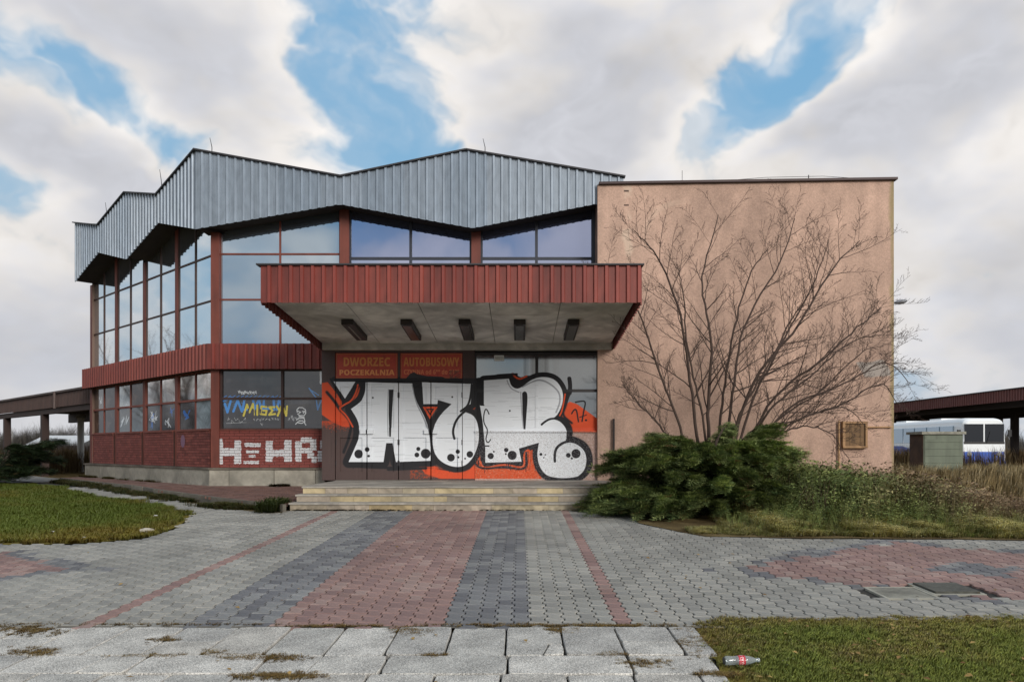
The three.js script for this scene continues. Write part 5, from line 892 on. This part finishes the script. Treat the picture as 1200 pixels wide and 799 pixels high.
function scatter(name, geo, mat, list, parent = scene) {       // list of [x, y, z, turn, scale, color, tilt]
  const inst = new THREE.InstancedMesh(geo, mat, list.length), m = new THREE.Matrix4(), q = new THREE.Quaternion(), e = new THREE.Euler(), s = V(), p = V();
  list.forEach(([x, y, z, turn, k, c, tilt = 0, tilt2 = 0], i) => { q.setFromEuler(e.set(tilt, turn, tilt2, 'YXZ')); inst.setMatrixAt(i, m.compose(p.set(x, y, z), q, s.setScalar(k))); inst.setColorAt(i, c); });
  inst.name = parent === scene ? numbered(name) : name; inst.userData = { kind: 'stuff' }; if (parent === scene) inst.userData.label = name.replace(/_/g, ' '); shadowed(inst); parent.add(inst); return inst;
}
const mixC = (a, b, t) => S(a).lerp(S(b), clamp(t));
// --- lawns ---
{
  reseed(1001);
  const tuft = bladeTuft(9, 0.055, 0.0042, 0.022, 0.75), list = [];
  for (let k = 0; k < 34000; k++) {
    const x = rr(1.25, 7.0), Z = rr(4.0, 6.62); const jx = (fbm(x * 4, Z * 4, 31, 3) - 0.5) * 0.35, jz = (fbm(x * 4, Z * 4, 47, 3) - 0.5) * 0.22; if (!inside(rightLawn, x + jx, Z + jz) || !seen(x, Z, 0.6)) continue;
    const n = fbm(x * 1.6, Z * 2.2, 4, 4), edge = smooth(0.55, 0.05, Math.min(x - 1.38, 6.55 - Z)), thin = smooth(0.30, 0.0, x - 1.36) * 0.6; if (rnd() < thin) continue;
    const dry = clamp((0.56 - n) * 2.4 + edge * 0.55 + smooth(3.0, 1.4, x) * 0.25 + rr(-0.28, 0.28)), c = mixC('#8d9a44', mixC('#b5ab52', '#a58c62', rnd()).getStyle(), clamp(dry * 0.85 + 0.14)).multiplyScalar(rr(0.95, 1.5));
    list.push([x, gy(Z) - 0.012, -Z, rr(0, 6.28), rr(0.55, 1.15) * (1 - edge * 0.25), c, rr(-0.2, 0.2)]);
  }
  scatter('lawn_grass', tuft, leafMat(), list);
  const l2 = [], t2 = bladeTuft(11, 0.075, 0.007, 0.05, 0.7);
  for (let k = 0; k < 70000; k++) {
    const Z = 10.4 + 12 * Math.pow(rnd(), 1.4), x = rr(-17, -5.3); const jx = (fbm(x * 2.3, Z * 2.3, 31, 3) - 0.5) * 0.7, jz = (fbm(x * 2.3, Z * 2.3, 47, 3) - 0.5) * 0.7; if (!inside(leftLawn, x + jx, Z + jz) || !seen(x, Z, 3)) continue;
    const n = fbm(x * 0.8, Z * 0.8, 6, 4), near = smooth(13.2, 10.6, Z), edge = smooth(1.2, 0, x + 6.4 + Math.max(0, (Z - 13.6) * 0.9)) , dry = clamp((0.52 - n) * 2.6 + near * 0.40 + smooth(-7.6, -5.8, x) * 0.35 + rr(-0.25, 0.25) - 0.05);
    const c = mixC('#98a848', mixC('#c6b34d', '#b0914c', rnd()).getStyle(), clamp(dry * 0.9 + 0.1)).multiplyScalar(rr(0.95, 1.5));
    l2.push([x, gy(Z) - 0.012, -Z, rr(0, 6.28), rr(0.6, 1.25) * (n > 0.62 ? 0.7 : 1), c, rr(-0.2, 0.2)]);
  }
  scatter('lawn_grass', t2, leafMat(), l2);
}
// --- withered grass in the joints of the slabs, along the kerbs and steps ---
{
  reseed(1100);
  const list = [], tuft = bladeTuft(14, 0.035, 0.004, 0.03, 1.9, 0.9), spots = [[465, 497, 733, 746, 170], [500, 516, 766, 770, 50], [648, 674, 735, 743, 130], [610, 792, 731.5, 735, 330], [728, 782, 772, 783, 130], [818, 872, 786, 793, 150], [258, 354, 767, 776, 240], [280, 380, 787, 797, 300], [338, 445, 732, 735, 150], [180, 203, 747, 753, 50], [180, 214, 767, 772, 60], [240, 256, 760, 771, 50], [0, 64, 731, 744, 260], [14, 68, 760, 770, 170], [690, 742, 764, 770, 60], [130, 180, 768, 771, 50], [500, 640, 731, 734, 110], [0, 330, 730.5, 733, 130], [800, 830, 735, 770, 160]];
  for (const [a, b, c, d, n] of spots) for (let k = 0; k < n * 0.7; k++) { const px = lerp(a - 12, b + 12, (rnd() + rnd()) / 2 + rr(-0.08, 0.08)), Z = gz(lerp(c, d, rnd() * rnd() * (rnd() < 0.5 ? -1 : 1) * 0.7 + 0.5)), x = gx(px, Z); list.push([x, gy(Z) - 0.004, -Z, rr(0, 6.28), rr(0.4, 1.0), mixC('#7d6038', '#ab9158', rnd()).multiplyScalar(rr(0.6, 1.15))]); }
  for (let k = 0; k < 240; k++) { const Z = 14.56 - Math.abs(rr(-0.05, 0.05)), x = rnd() < 0.5 ? rr(-4.4, -2.2) : rr(-4.4, 2.0); list.push([x, gy(Z), -Z, rr(0, 6.28), rr(0.5, 1.5), mixC('#4d3b25', '#7d6b45', rnd())]); }
  for (let k = 0; k < 900; k++) { const c = Math.round(rr(-46, 52)), x = RED0 + c * PITCH + rr(-0.012, 0.012), Z = 6.25 + 8 * rnd() * rnd(), n = fbm(x * 1.3, Z * 1.3, 14, 3); if (n < 0.5 || !inside(paved, x, Z) || !seen(x, Z, 0.3)) continue; list.push([x, gy(Z) - 0.012, -Z, rr(0, 6.28), rr(0.25, 0.5), mixC('#5d6334', '#7d6c45', rnd())]); }
  scatter('withered_grass', tuft, leafMat(), list);
  // weeds in the strip below the terrace and along the plinth
  const weeds = [], t2 = bladeTuft(12, 0.13, 0.012, 0.07, 0.9), line = [[-4.6, 14.25], [-5.4, 14.75], [-6.5, 15.6], [-8.4, 17.3], [-11, 19.8], [-14, 22.9]];
  for (let k = 0; k < 3000; k++) { const q = rnd() * (line.length - 1), i = Math.floor(q), t = q - i, x = lerp(line[i][0], line[i + 1][0], t) + rr(-0.25, 0.25), Z = lerp(line[i][1], line[i + 1][1], t) + rr(-0.30, 0.22), n = fbm(x * 1.4, Z * 1.4, 2, 3); if (n < 0.40) continue; weeds.push([x, gy(Z) + 0.0, -Z, rr(0, 6.28), rr(0.35, 1.1) * (0.4 + n), mixC('#63713a', '#9a8a52', rr(0, 1)).multiplyScalar(rr(0.7, 1.15))]); }
  for (let k = 0; k < 420; k++) { const s = rr(0, 9), far = rnd() < 0.5 ? rr(6.2, 9) : s, p = frame(-7.70, 18.60, DX, DZ, -DZ, DX)(far, 0, rr(0.03, 0.14)); if (fbm(far * 1.5, 3, 1, 2) < 0.47) continue; weeds.push([p.x, 0.70, p.z, rr(0, 6.28), rr(0.4, 1.2), mixC('#6f6a33', '#8c7a48', rnd())]); }
  for (let k = 0; k < 90; k++) weeds.push([-5.9 + rr(-0.22, 0.22), 0.73, -18.5 + rr(0, 0.12), rr(0, 6.28), rr(0.3, 0.8), mixC('#4a3d2a', '#6e6132', rnd())]);
  for (let k = 0; k < 260; k++) { const Z = rr(14.0, 14.9), x = -4.62 - Math.abs(rr(-0.12, 0.3)); weeds.push([x, gy(Z) + rr(0, 0.12), -Z, rr(0, 6.28), rr(0.6, 1.6), mixC('#566a34', '#84894c', rnd())]); }
  scatter('strip_weeds', t2, leafMat(), weeds);
}
// soil bed between paving and terrace, and below the shrubs
setting('soil_strip', groundPoly([[-4.46, 14.56], [-4.46, 14.12], [-5.3, 14.45], [-8.16, 16.9], [-12.7, 21.25], [-16.5, 24.9], [-15.5, 25.5], [-14.4, 23.7], [-8.6, 17.85], [-6.3, 15.85]], -0.004), soil);
const bedR = [[14, 10.58], [9.5, 10.70], [8.1, 10.78], [7.3, 10.70], [6.2, 10.84], [5.5, 10.82], [4.9, 10.92], [4.1, 10.90], [3.4, 11.02], [2.75, 11.08], [2.45, 11.6], [2.0, 12.62], [2.2, 18.1], [9.2, 18.1], [9.2, 30], [30, 30], [30, 10.6]];
setting('planting_bed', groundPoly(bedR, 0.012), soil);

// --- spreading juniper ---
const sprigGeo = (() => {                                       // a flat feathery spray about 0.3 m long, pointing along +z
  reseed(5); const P = [], N = [], I = [];
  const needle = (x, y, z, dx, dy, dz, w) => { const o = P.length / 3, l = Math.hypot(dx, dz) || 1, sx = -dz / l * w, sz = dx / l * w; P.push(x - sx, y, z - sz, x + sx, y, z + sz, x + dx, y + dy, z + dz); const n = V(rr(-0.5, 0.5), 1, rr(-0.5, 0.5)).normalize(); for (let k = 0; k < 3; k++) N.push(n.x, n.y, n.z); I.push(o, o + 1, o + 2); };
  for (let k = 0; k < 9; k++) {
    const t = k / 9, z = t * 0.27, y = 0.05 * t - 0.10 * t * t, s = k % 2 ? 1 : -1, l = 0.13 * (1 - t * 0.6), a = rr(0.55, 0.95) * s;
    for (let j = 0; j < 5; j++) { const q = j / 5, bx = Math.sin(a) * l * q, bz = Math.cos(a) * l * q; needle(bx, y + rr(-0.006, 0.01), z + bz, Math.sin(a + rr(-0.7, 0.7)) * 0.045, rr(-0.012, 0.02), Math.cos(a + rr(-0.7, 0.7)) * 0.045, 0.0062); }
    needle(0, y, z, rr(-0.01, 0.01), 0.008, 0.06, 0.008);
  }
  const g = new THREE.BufferGeometry(); g.setAttribute('position', new THREE.Float32BufferAttribute(P, 3)); g.setAttribute('normal', new THREE.Float32BufferAttribute(N, 3)); g.setIndex(I); return g;
})();
const bark = std('#4a3c33', 0.95, { map: rep(streak, 2, 1.5), bumpMap: rep(grainTex, 3), bumpScale: 0.01 });
function juniper(t, root, limbs, tones, dense) {
  const sprays = [], wood = [], q = V();
  for (const { dir, len, rise, droop } of limbs) {
    const pts = [], n = 9, side = V(-dir.z, 0, dir.x);
    for (let k = 0; k <= n; k++) { const u = k / n; pts.push(V(root.x + dir.x * len * u, root.y + rise * Math.sin(Math.min(1, u * 1.15) * 1.5708) - droop * u * u * u, root.z + dir.z * len * u).addScaledVector(side, Math.sin(u * 5 + len * 9) * 0.06)); }
    wood.push(tube(pts, pts.map((_, k) => 0.035 * (1 - k / n) + 0.006), 5));
    const count = Math.round(len * dense), base = rr(0.75, 1.2);
    for (let k = 0; k < count; k++) {
      const u = 0.2 + 0.8 * Math.pow(rnd(), 0.7), i = Math.min(n - 1, Math.floor(u * n)), p = q.lerpVectors(pts[i], pts[i + 1], u * n - i), w = rr(-1, 1), reach = w * 0.46 * (1.1 - 0.75 * u);
      const yaw = Math.atan2(dir.x, dir.z) + w * 0.95 + rr(-0.25, 0.25), c = rnd() < 0.025 ? S('#7c6544') : mixC(tones[0], tones[1], rnd()).multiplyScalar(base * rr(0.6, 1.25));
      sprays.push([p.x + side.x * reach, p.y + rr(-0.05, 0.05) - Math.abs(reach) * 0.22, p.z + side.z * reach, yaw, rr(0.75, 1.35), c, rr(-0.35, 0.25), rr(-0.35, 0.35)]);
    }
  }
  const pos = t.position; for (const s of sprays) { s[0] -= pos.x; s[1] -= pos.y; s[2] -= pos.z; }
  part(t, 'limbs', mergeGeometries(wood), bark);
  scatter('foliage', sprigGeo, leafMat(), sprays, t);
}
{
  reseed(2020);
  const root = V(3.75, gy(14.6), -14.9), t = thing('juniper', 'broad dark green juniper sprawling beside the steps', 'shrub', [root.x, root.y, root.z]), limbs = [];
  const add = (deg, len, rise, droop) => limbs.push({ dir: V(Math.cos(deg * Math.PI / 180), 0, Math.sin(deg * Math.PI / 180)), len, rise, droop });   // 0 = to the right, 90 = towards the camera
  for (let k = 0; k < 15; k++) add(rr(0, 360), rr(0.7, 1.3), rr(1.25, 1.72), rr(0.0, 0.15));
  for (let k = 0; k < 24; k++) add(70 + k * 6.5 + rr(-6, 6), rr(1.4, 2.1), rr(0.85, 1.25), rr(0.1, 0.3));
  for (let k = 0; k < 16; k++) add(-20 + k * 15 + rr(-6, 6), rr(1.1, 1.7), rr(1.15, 1.5), rr(0.1, 0.3));
  for (let k = 0; k < 16; k++) add(70 + k * 9 + rr(-5, 5), rr(1.7, 2.35), rr(0.45, 0.75), rr(0.1, 0.3));
  for (let k = 0; k < 12; k++) add(100 + k * 7.5 + rr(-5, 5), rr(1.8, 2.5), rr(0.15, 0.35), rr(0.0, 0.1));
  for (let k = 0; k < 9; k++) add(-30 + k * 11 + rr(-5, 5), rr(1.0, 1.6), rr(0.9, 1.4), rr(0.0, 0.2));
  juniper(t, root, limbs, ['#4a6238', '#aab571'], 185);
  // low arm reaching past the end of the steps
  const r2 = V(2.9, gy(13.6), -13.75), t2 = thing('juniper', 'low creeping juniper spilling over the paving at the end of the steps', 'shrub', [r2.x, r2.y, r2.z]), l2 = [];
  for (let k = 0; k < 18; k++) { const d = 95 + k * 8 + rr(-6, 6); l2.push({ dir: V(Math.cos(d * Math.PI / 180), 0, Math.sin(d * Math.PI / 180)), len: rr(0.7, 1.35) * (d > 150 ? 1.1 : 0.8), rise: rr(0.15, 0.55), droop: rr(0.05, 0.2) }); }
  juniper(t2, r2, l2, ['#4a6238', '#a0ab6c'], 150);
  const r3 = V(-15.4, gy(21), -21.9), t3 = thing('juniper', 'dark evergreen bush in front of the walkway posts', 'shrub', [r3.x, r3.y, r3.z]), l3 = [];
  for (let k = 0; k < 34; k++) { const d = rr(0, 360); l3.push({ dir: V(Math.cos(d * Math.PI / 180), 0, Math.sin(d * Math.PI / 180)), len: rr(0.8, 1.7), rise: rr(0.3, 1.55), droop: rr(0, 0.2) }); }
  juniper(t3, r3, l3, ['#2c3a28', '#4a5c3e'], 130);
}
// --- bare many-stemmed tree in front of the pink wall ---
function growTree(t, stems, seed, depthMax = 4, density = 1) {
  reseed(seed);
  const stemGeo = [], twigGeo = [];
  const grow = (p, d, len, r, level) => {
    const n = level < 2 ? 7 : 4, pts = [p.clone()], rad = [r], dir = d.clone(), step = len / n;
    for (let k = 1; k <= n; k++) {
      dir.add(V(rr(-1, 1), rr(-1, 1) + (level > 1 ? 0.10 : 0.05), rr(-1, 1)).multiplyScalar(0.13)).normalize();
      pts.push(pts[k - 1].clone().addScaledVector(dir, step)); rad.push(Math.max(0.0022, r * (1 - 0.72 * k / n)));
    }
    twigGeo.push(tube(pts, rad, level > 2 ? 3 : 4));
    if (level >= depthMax) return;
    sprout(pts, rad, len, level);
  };
  const sprout = (pts, rad, len, level) => {
    const kids = Math.round((level === 0 ? 23 : level === 1 ? 10 : 5) * density * rr(0.8, 1.2)), n = pts.length - 1;
    for (let k = 0; k < kids; k++) {
      const u = 0.22 + 0.78 * (k + rnd()) / kids, i = Math.min(n - 1, Math.floor(u * n)), p = pts[i].clone().lerp(pts[i + 1], u * n - i), d = V().subVectors(pts[i + 1], pts[i]).normalize();
      const side = V(rr(-1, 1), rr(-0.35, 0.9), rr(-0.55, 0.55)); side.addScaledVector(d, -side.dot(d)).normalize();
      const a = rr(0.45, 0.95), nd = d.multiplyScalar(Math.cos(a)).addScaledVector(side, Math.sin(a)).normalize();
      grow(p, nd, len * rr(0.15, 0.31) * (1.15 - u * 0.5), Math.max(0.0026, rad[i] * rr(0.34, 0.55)), level + 1);
    }
  };
  for (const { pts, r } of stems) {
    const curve = new THREE.CatmullRomCurve3(pts), n = 26, q = curve.getPoints(n), rad = q.map((_, k) => r * 0.70 * (1 - 0.86 * k / n) + 0.003);
    q.forEach((p, k) => { if (k > 2) p.add(V(rr(-1, 1), rr(-1, 1), rr(-1, 1)).multiplyScalar(0.018)); });
    part(t, 'stem', tube(q, rad, 7), barkRed);
    sprout(q, rad, curve.getLength() * 0.92, 0);
  }
  const twigs = part(t, 'twigs', mergeGeometries(twigGeo), twigMat);
}
const barkRed = std('#52423a', 0.9, { map: rep(streak, 3, 1.2) }), twigMat = std('#483932', 0.9);
{
  const Zt = 16.4, base = [gx(838, Zt), gy(Zt), -Zt], t = thing('bare_tree', 'bare many-stemmed tree spreading in front of the pink wall', 'tree', base);
  const q = (px, py, Z) => V(gx(px, Z), hy(py, Z), -Z), stem = (r, ...l) => ({ r, pts: l.map(([a, b, c], k) => q(k === l.length - 1 ? a + (a > 900 ? -14 : 8) : a, k === l.length - 1 ? b + 20 : b, c)) });
  const G0 = 575;
  growTree(t, [
    stem(0.062, [836, G0, 16.5], [830, 480, 16.4], [834, 400, 16.3], [823, 330, 16.4], [835, 232, 16.5]),
    stem(0.055, [826, G0, 16.5], [812, 470, 16.2], [797, 370, 16.0], [768, 297, 15.9], [735, 250, 16.0]),
    stem(0.045, [820, G0, 16.4], [790, 480, 16.0], [768, 420, 15.8], [740, 350, 15.7], [702, 300, 15.8]),
    stem(0.050, [846, G0, 16.5], [858, 470, 16.6], [872, 385, 16.8], [918, 300, 16.9], [945, 235, 17.0]),
    stem(0.052, [850, G0, 16.4], [880, 455, 16.2], [937, 379, 16.0], [980, 310, 16.0], [1022, 262, 16.1]),
    stem(0.046, [852, G0, 16.6], [880, 475, 16.8], [915, 405, 17.0], [955, 330, 17.1], [985, 262, 17.1]),
    stem(0.044, [855, G0, 16.4], [905, 470, 15.9], [965, 420, 15.6], [1015, 375, 15.5], [1048, 340, 15.5]),
    stem(0.038, [855, G0, 16.5], [925, 478, 16.5], [990, 450, 16.4], [1040, 425, 16.4], [1080, 428, 16.4]),
    stem(0.034, [855, G0, 16.5], [930, 495, 16.0], [985, 475, 15.8], [1035, 450, 15.8], [1065, 452, 15.8]),
    stem(0.036, [853, G0, 16.5], [900, 485, 15.4], [950, 440, 15.1], [1000, 400, 15.0], [1046, 372, 15.0]), stem(0.032, [853, G0, 16.6], [915, 490, 17.0], [960, 460, 17.2], [1015, 410, 17.3], [1050, 385, 17.3]), stem(0.030, [850, G0, 16.4], [890, 510, 15.5], [940, 490, 15.2], [990, 478, 15.1], [1030, 480, 15.1]),
    stem(0.034, [855, G0, 16.6], [920, 505, 16.7], [970, 505, 16.8], [1010, 520, 16.9]),
    stem(0.036, [818, G0, 16.4], [775, 500, 16.1], [745, 470, 16.0], [722, 430, 16.1]),
    stem(0.048, [840, G0, 16.5], [846, 480, 16.8], [858, 400, 17.0], [880, 320, 17.1], [893, 270, 17.1]),
    stem(0.040, [832, G0, 16.3], [822, 480, 15.8], [806, 410, 15.5], [800, 340, 15.4], [785, 290, 15.4]),
    stem(0.040, [845, G0, 16.3], [865, 490, 15.7], [900, 430, 15.4], [930, 370, 15.3], [960, 330, 15.3]),
  ], 404, 3, 1.0);
}
// --- bare trees off to the side, mirrored in the corner windows ---
for (const [bx, bz, h, seed, label] of [[-19.6, 23.0, 5.4, 71, 'bare tree standing on the lawn beyond the walkway bush, the nearer one'], [-24.5, 26.0, 5.8, 72, 'bare tree standing on the lawn farther off by the walkway']]) {
  const t = thing('bare_tree', label, 'tree', [bx, 0.63, -bz]), st = [];
  for (let k = 0; k < 6; k++) { const a = k * 1.05 + seed, sp = 0.28 + 0.12 * (k % 3); st.push({ r: 0.10, pts: [V(bx, 0.6, -bz), V(bx + Math.cos(a) * 0.25, 0.6 + h * 0.25, -bz + Math.sin(a) * 0.25), V(bx + Math.cos(a) * h * sp * 0.6, 0.6 + h * 0.6, -bz + Math.sin(a) * h * sp * 0.6), V(bx + Math.cos(a) * h * sp, 0.6 + h, -bz + Math.sin(a) * h * sp)] }); }
  growTree(t, st, seed, 2, 1.1);
}
// --- weeds and dry stalks beside the wall ---
{
  reseed(3000);
  const leafy = (() => { const P = [], N = [], I = []; const leaf = (x, y, z, a, l, w, up) => { const o = P.length / 3, c = Math.cos(a), s = Math.sin(a); const pt = (u, v, h) => P.push(x + c * u - s * v, y + h, z + s * u + c * v); pt(0, 0, 0); pt(l * 0.5, w, up * 0.6); pt(l, 0, up); pt(l * 0.5, -w, up * 0.55); const n = V(rr(-0.6, 0.6), 1, rr(-0.6, 0.6)).normalize(); for (let k = 0; k < 4; k++) N.push(n.x, n.y, n.z); I.push(o, o + 1, o + 2, o, o + 2, o + 3); };
    for (let k = 0; k < 34; k++) { const y = rr(0.03, 0.55); leaf(rr(-0.10, 0.10), y, rr(-0.10, 0.10), rr(0, 6.28), rr(0.035, 0.075), rr(0.006, 0.014), rr(-0.03, 0.04)); }
    for (let k = 0; k < 4; k++) { const o = P.length / 3, x = rr(-0.1, 0.1), z = rr(-0.1, 0.1); P.push(-0.004, 0, 0, 0.004, 0, 0, x, 0.55, z); for (let j = 0; j < 3; j++) N.push(0, 0.5, 0.8); I.push(o, o + 1, o + 2); }
    const g = new THREE.BufferGeometry(); g.setAttribute('position', new THREE.Float32BufferAttribute(P, 3)); g.setAttribute('normal', new THREE.Float32BufferAttribute(N, 3)); g.setIndex(I); return g; })();
  const stalk = bladeTuft(9, 0.9, 0.009, 0.12, 0.22, 0.2), grass = bladeTuft(16, 0.32, 0.008, 0.10, 1.0, 0.8), plume = bladeTuft(12, 1.15, 0.016, 0.15, 0.28, 0.4);
  const front = (x) => x < 4.9 ? lerp(11.3, 11.05, clamp((x - 2.7) / 2.2)) : lerp(11.05, 10.85, clamp((x - 4.9) / 3));
  const A = [], B = [], C = [], D = [];
  const tall = (x) => x < 5.6 ? lerp(0.55, 0.95, clamp((x - 3.6) / 2)) : lerp(0.95, 0.34, clamp((x - 5.8) / 3.2));
  for (let k = 0; k < 11000; k++) {                              // green and brown broad-leaved weeds
    const x = rr(3.4, 12.5), Z = rr(11.4, 17.7); if (!seen(x, Z, 0.8)) continue; const e = Z - front(x), n = fbm(x * 1.1, Z * 1.1, 3, 4); if (x < 5.2 && Z > 13.6) continue; if (x < 4.4 && Z > 12.8 && n < 0.55) continue;
    if (e < 0.9 && rnd() > e * 0.8 * n * 2) continue; if (x > 7.4 && Z > 13.4 + (9.2 - Math.min(x, 9.2)) * 1.6) continue;
    const brown = clamp((x - 6.4) / 3.0 + (n - 0.5) * 2.4 + rr(-0.3, 0.3)), c = mixC(mixC('#586a3a', '#98a05c', rnd()).getStyle(), mixC('#745c4d', '#b09474', rnd()).getStyle(), brown).multiplyScalar(rr(0.7, 1.0));
    A.push([x, gy(Z), -Z, rr(0, 6.28), tall(x) / 0.55 * (0.35 + 0.65 * smooth(0.2, 2.4, e)) * rr(0.45, 1.1) * (0.35 + 1.2 * n), c, rr(-0.35, 0.35), rr(-0.35, 0.35)]);
  }
  for (let k = 0; k < 16000; k++) {                              // yellow grass fringe along the paving
    const x = rr(2.6, 12), w = fbm(x * 1.7, 2, 5, 3), e = rnd() * rnd() * 3.6, Z = front(x) - 0.22 + w * 0.35 + e; if (!seen(x, Z, 0.8) || (x < 3.3 && Z > 12)) continue; const n = fbm(x * 1.5, Z * 1.5, 8, 4); if (n < 0.40 && rnd() < 0.6) continue;
    B.push([x, gy(Z), -Z, rr(0, 6.28), rr(0.3, 1.0) * (0.3 + n) * (x < 3.8 ? 0.6 : 1.2) * (0.6 + 0.4 * smooth(0, 0.3, e)), mixC(mixC('#d6c96c', '#dccf98', rnd()).getStyle(), mixC('#83963f', '#9a8955', rnd()).getStyle(), clamp((0.58 - n) * 3.5 + rr(-0.4, 0.4))).multiplyScalar(rr(0.95, 1.4))]);
  }
  for (let k = 0; k < 9000; k++) {                               // beige tall grass towards the bus
    const Z = 13.4 + 17 * Math.pow(rnd(), 1.5), x = rr(7.2, 26); if (!seen(x, Z, 1.5) || (x < 9.4 && Z > 17.8) || x < 7.6 + (17 - Z) * 0.45 || (x > 14.3 && x < 16.2 && Z > 26.8 && Z < 28.2)) continue;
    C.push([x, gy(Z), -Z, rr(0, 6.28), rr(0.4, 0.85) * (Z < 17 ? lerp(0.5, 0.8, (Z - 13.4) / 3.6) : 0.72), mixC('#dcc596', '#bfa26c', rnd()).multiplyScalar(rr(0.8, 1.2)), rr(-0.12, 0.12)]);
  }
  for (let k = 0; k < 900; k++) { const x = rr(4.6, 9.5), Z = rr(12.2, 17.3); if (!seen(x, Z, 0.8)) continue; D.push([x, gy(Z), -Z, rr(0, 6.28), rr(0.4, 1.0) * tall(x) * 1.3, mixC('#7d6650', '#b89f78', rnd()), rr(-0.2, 0.2), rr(-0.2, 0.2)]); }
  scatter('weed_patch', leafy, leafMat(), A); scatter('fringe_grass', grass, leafMat(), B); scatter('tall_dry_grass', plume, leafMat(), C); scatter('dry_stalks', stalk, leafMat(), D);
  // far field: dry grass and scrub beyond the bus stand and the walkway
  const F = [], H = [];
  for (let k = 0; k < 5200; k++) { const Z = rr(30, 75), left = rnd() < 0.5, x = left ? rr(-0.72, -0.52) * Z : rr(0.48, 0.75) * Z; if (!left && x > 21 && Z < 62 && rnd() < 0.8) continue; if (left && Z < 34 && x > -19) continue; F.push([x, gy(Z), -Z, rr(0, 6.28), rr(0.6, 1.3), mixC('#7d5f3c', '#96805a', rnd()).multiplyScalar(rr(0.7, 1.1)), rr(-0.1, 0.1)]); }
  scatter('field_grass', plume, leafMat(), F);
  for (let k = 0; k < 2600; k++) { const Z = rr(46, 60), c = Math.floor(rr(0, 9)), x = -Z * (0.535 + c * 0.021) + rr(-1, 1), h = rr(0, 0.5) * (0.3 + hash3(c, 2, 2)); H.push([x, gy(Z) + h, -Z, rr(0, 6.28), rr(0.9, 1.7), mixC('#6d625c', '#8a7d72', rnd()), rr(-0.5, 0.5), rr(-0.5, 0.5)]); }
  for (let k = 0; k < 9000; k++) { const Z = rr(115, 165), a = rr(-0.78, 0.78); if (Math.abs(a) < 0.42) continue; const x = a * Z, hh = 2.2 + 3.2 * fbm(a * 16, 1, 3, 3); H.push([x, gy(Z) + rr(0, hh * 0.6), -Z, rr(0, 6.28), rr(0.5, 1.1) * hh, mixC('#7a7068', '#99907f', rnd()), rr(-0.6, 0.6), rr(-0.6, 0.6)]); }
  scatter('far_scrub', stalk, leafMat(), H);
  // fallen leaves
  const leafGeo = new THREE.BufferGeometry(); leafGeo.setAttribute('position', new THREE.Float32BufferAttribute([0, 0.004, -0.03, 0.018, 0.012, 0, 0, 0.006, 0.03, -0.018, 0.010, 0], 3)); leafGeo.setIndex([0, 2, 1, 0, 3, 2]); leafGeo.computeVertexNormals();
  const L = []; for (let k = 0; k < 520; k++) { const Z = 4.6 + 9 * rnd() * rnd(), x = rnd() < 0.4 ? rr(1.3, 5.5) : rr(-8, 8); if (!seen(x, Z, 0.5)) continue; if (Z > 10.8 && x > 2.2) continue; const lawn = inside(rightLawn, x, Z) || inside(leftLawn, x, Z); if (!lawn && rnd() < 0.72) continue; L.push([x, gy(Z) + (lawn ? 0.035 : 0.012), -Z, rr(0, 6.28), rr(0.5, 1.0), mixC('#5b4127', '#a58a55', rnd()), rr(-0.3, 0.3), rr(-0.3, 0.3)]); }
  scatter('fallen_leaves', leafGeo, leafMat(), L);
}
renderer.render(scene, camera);
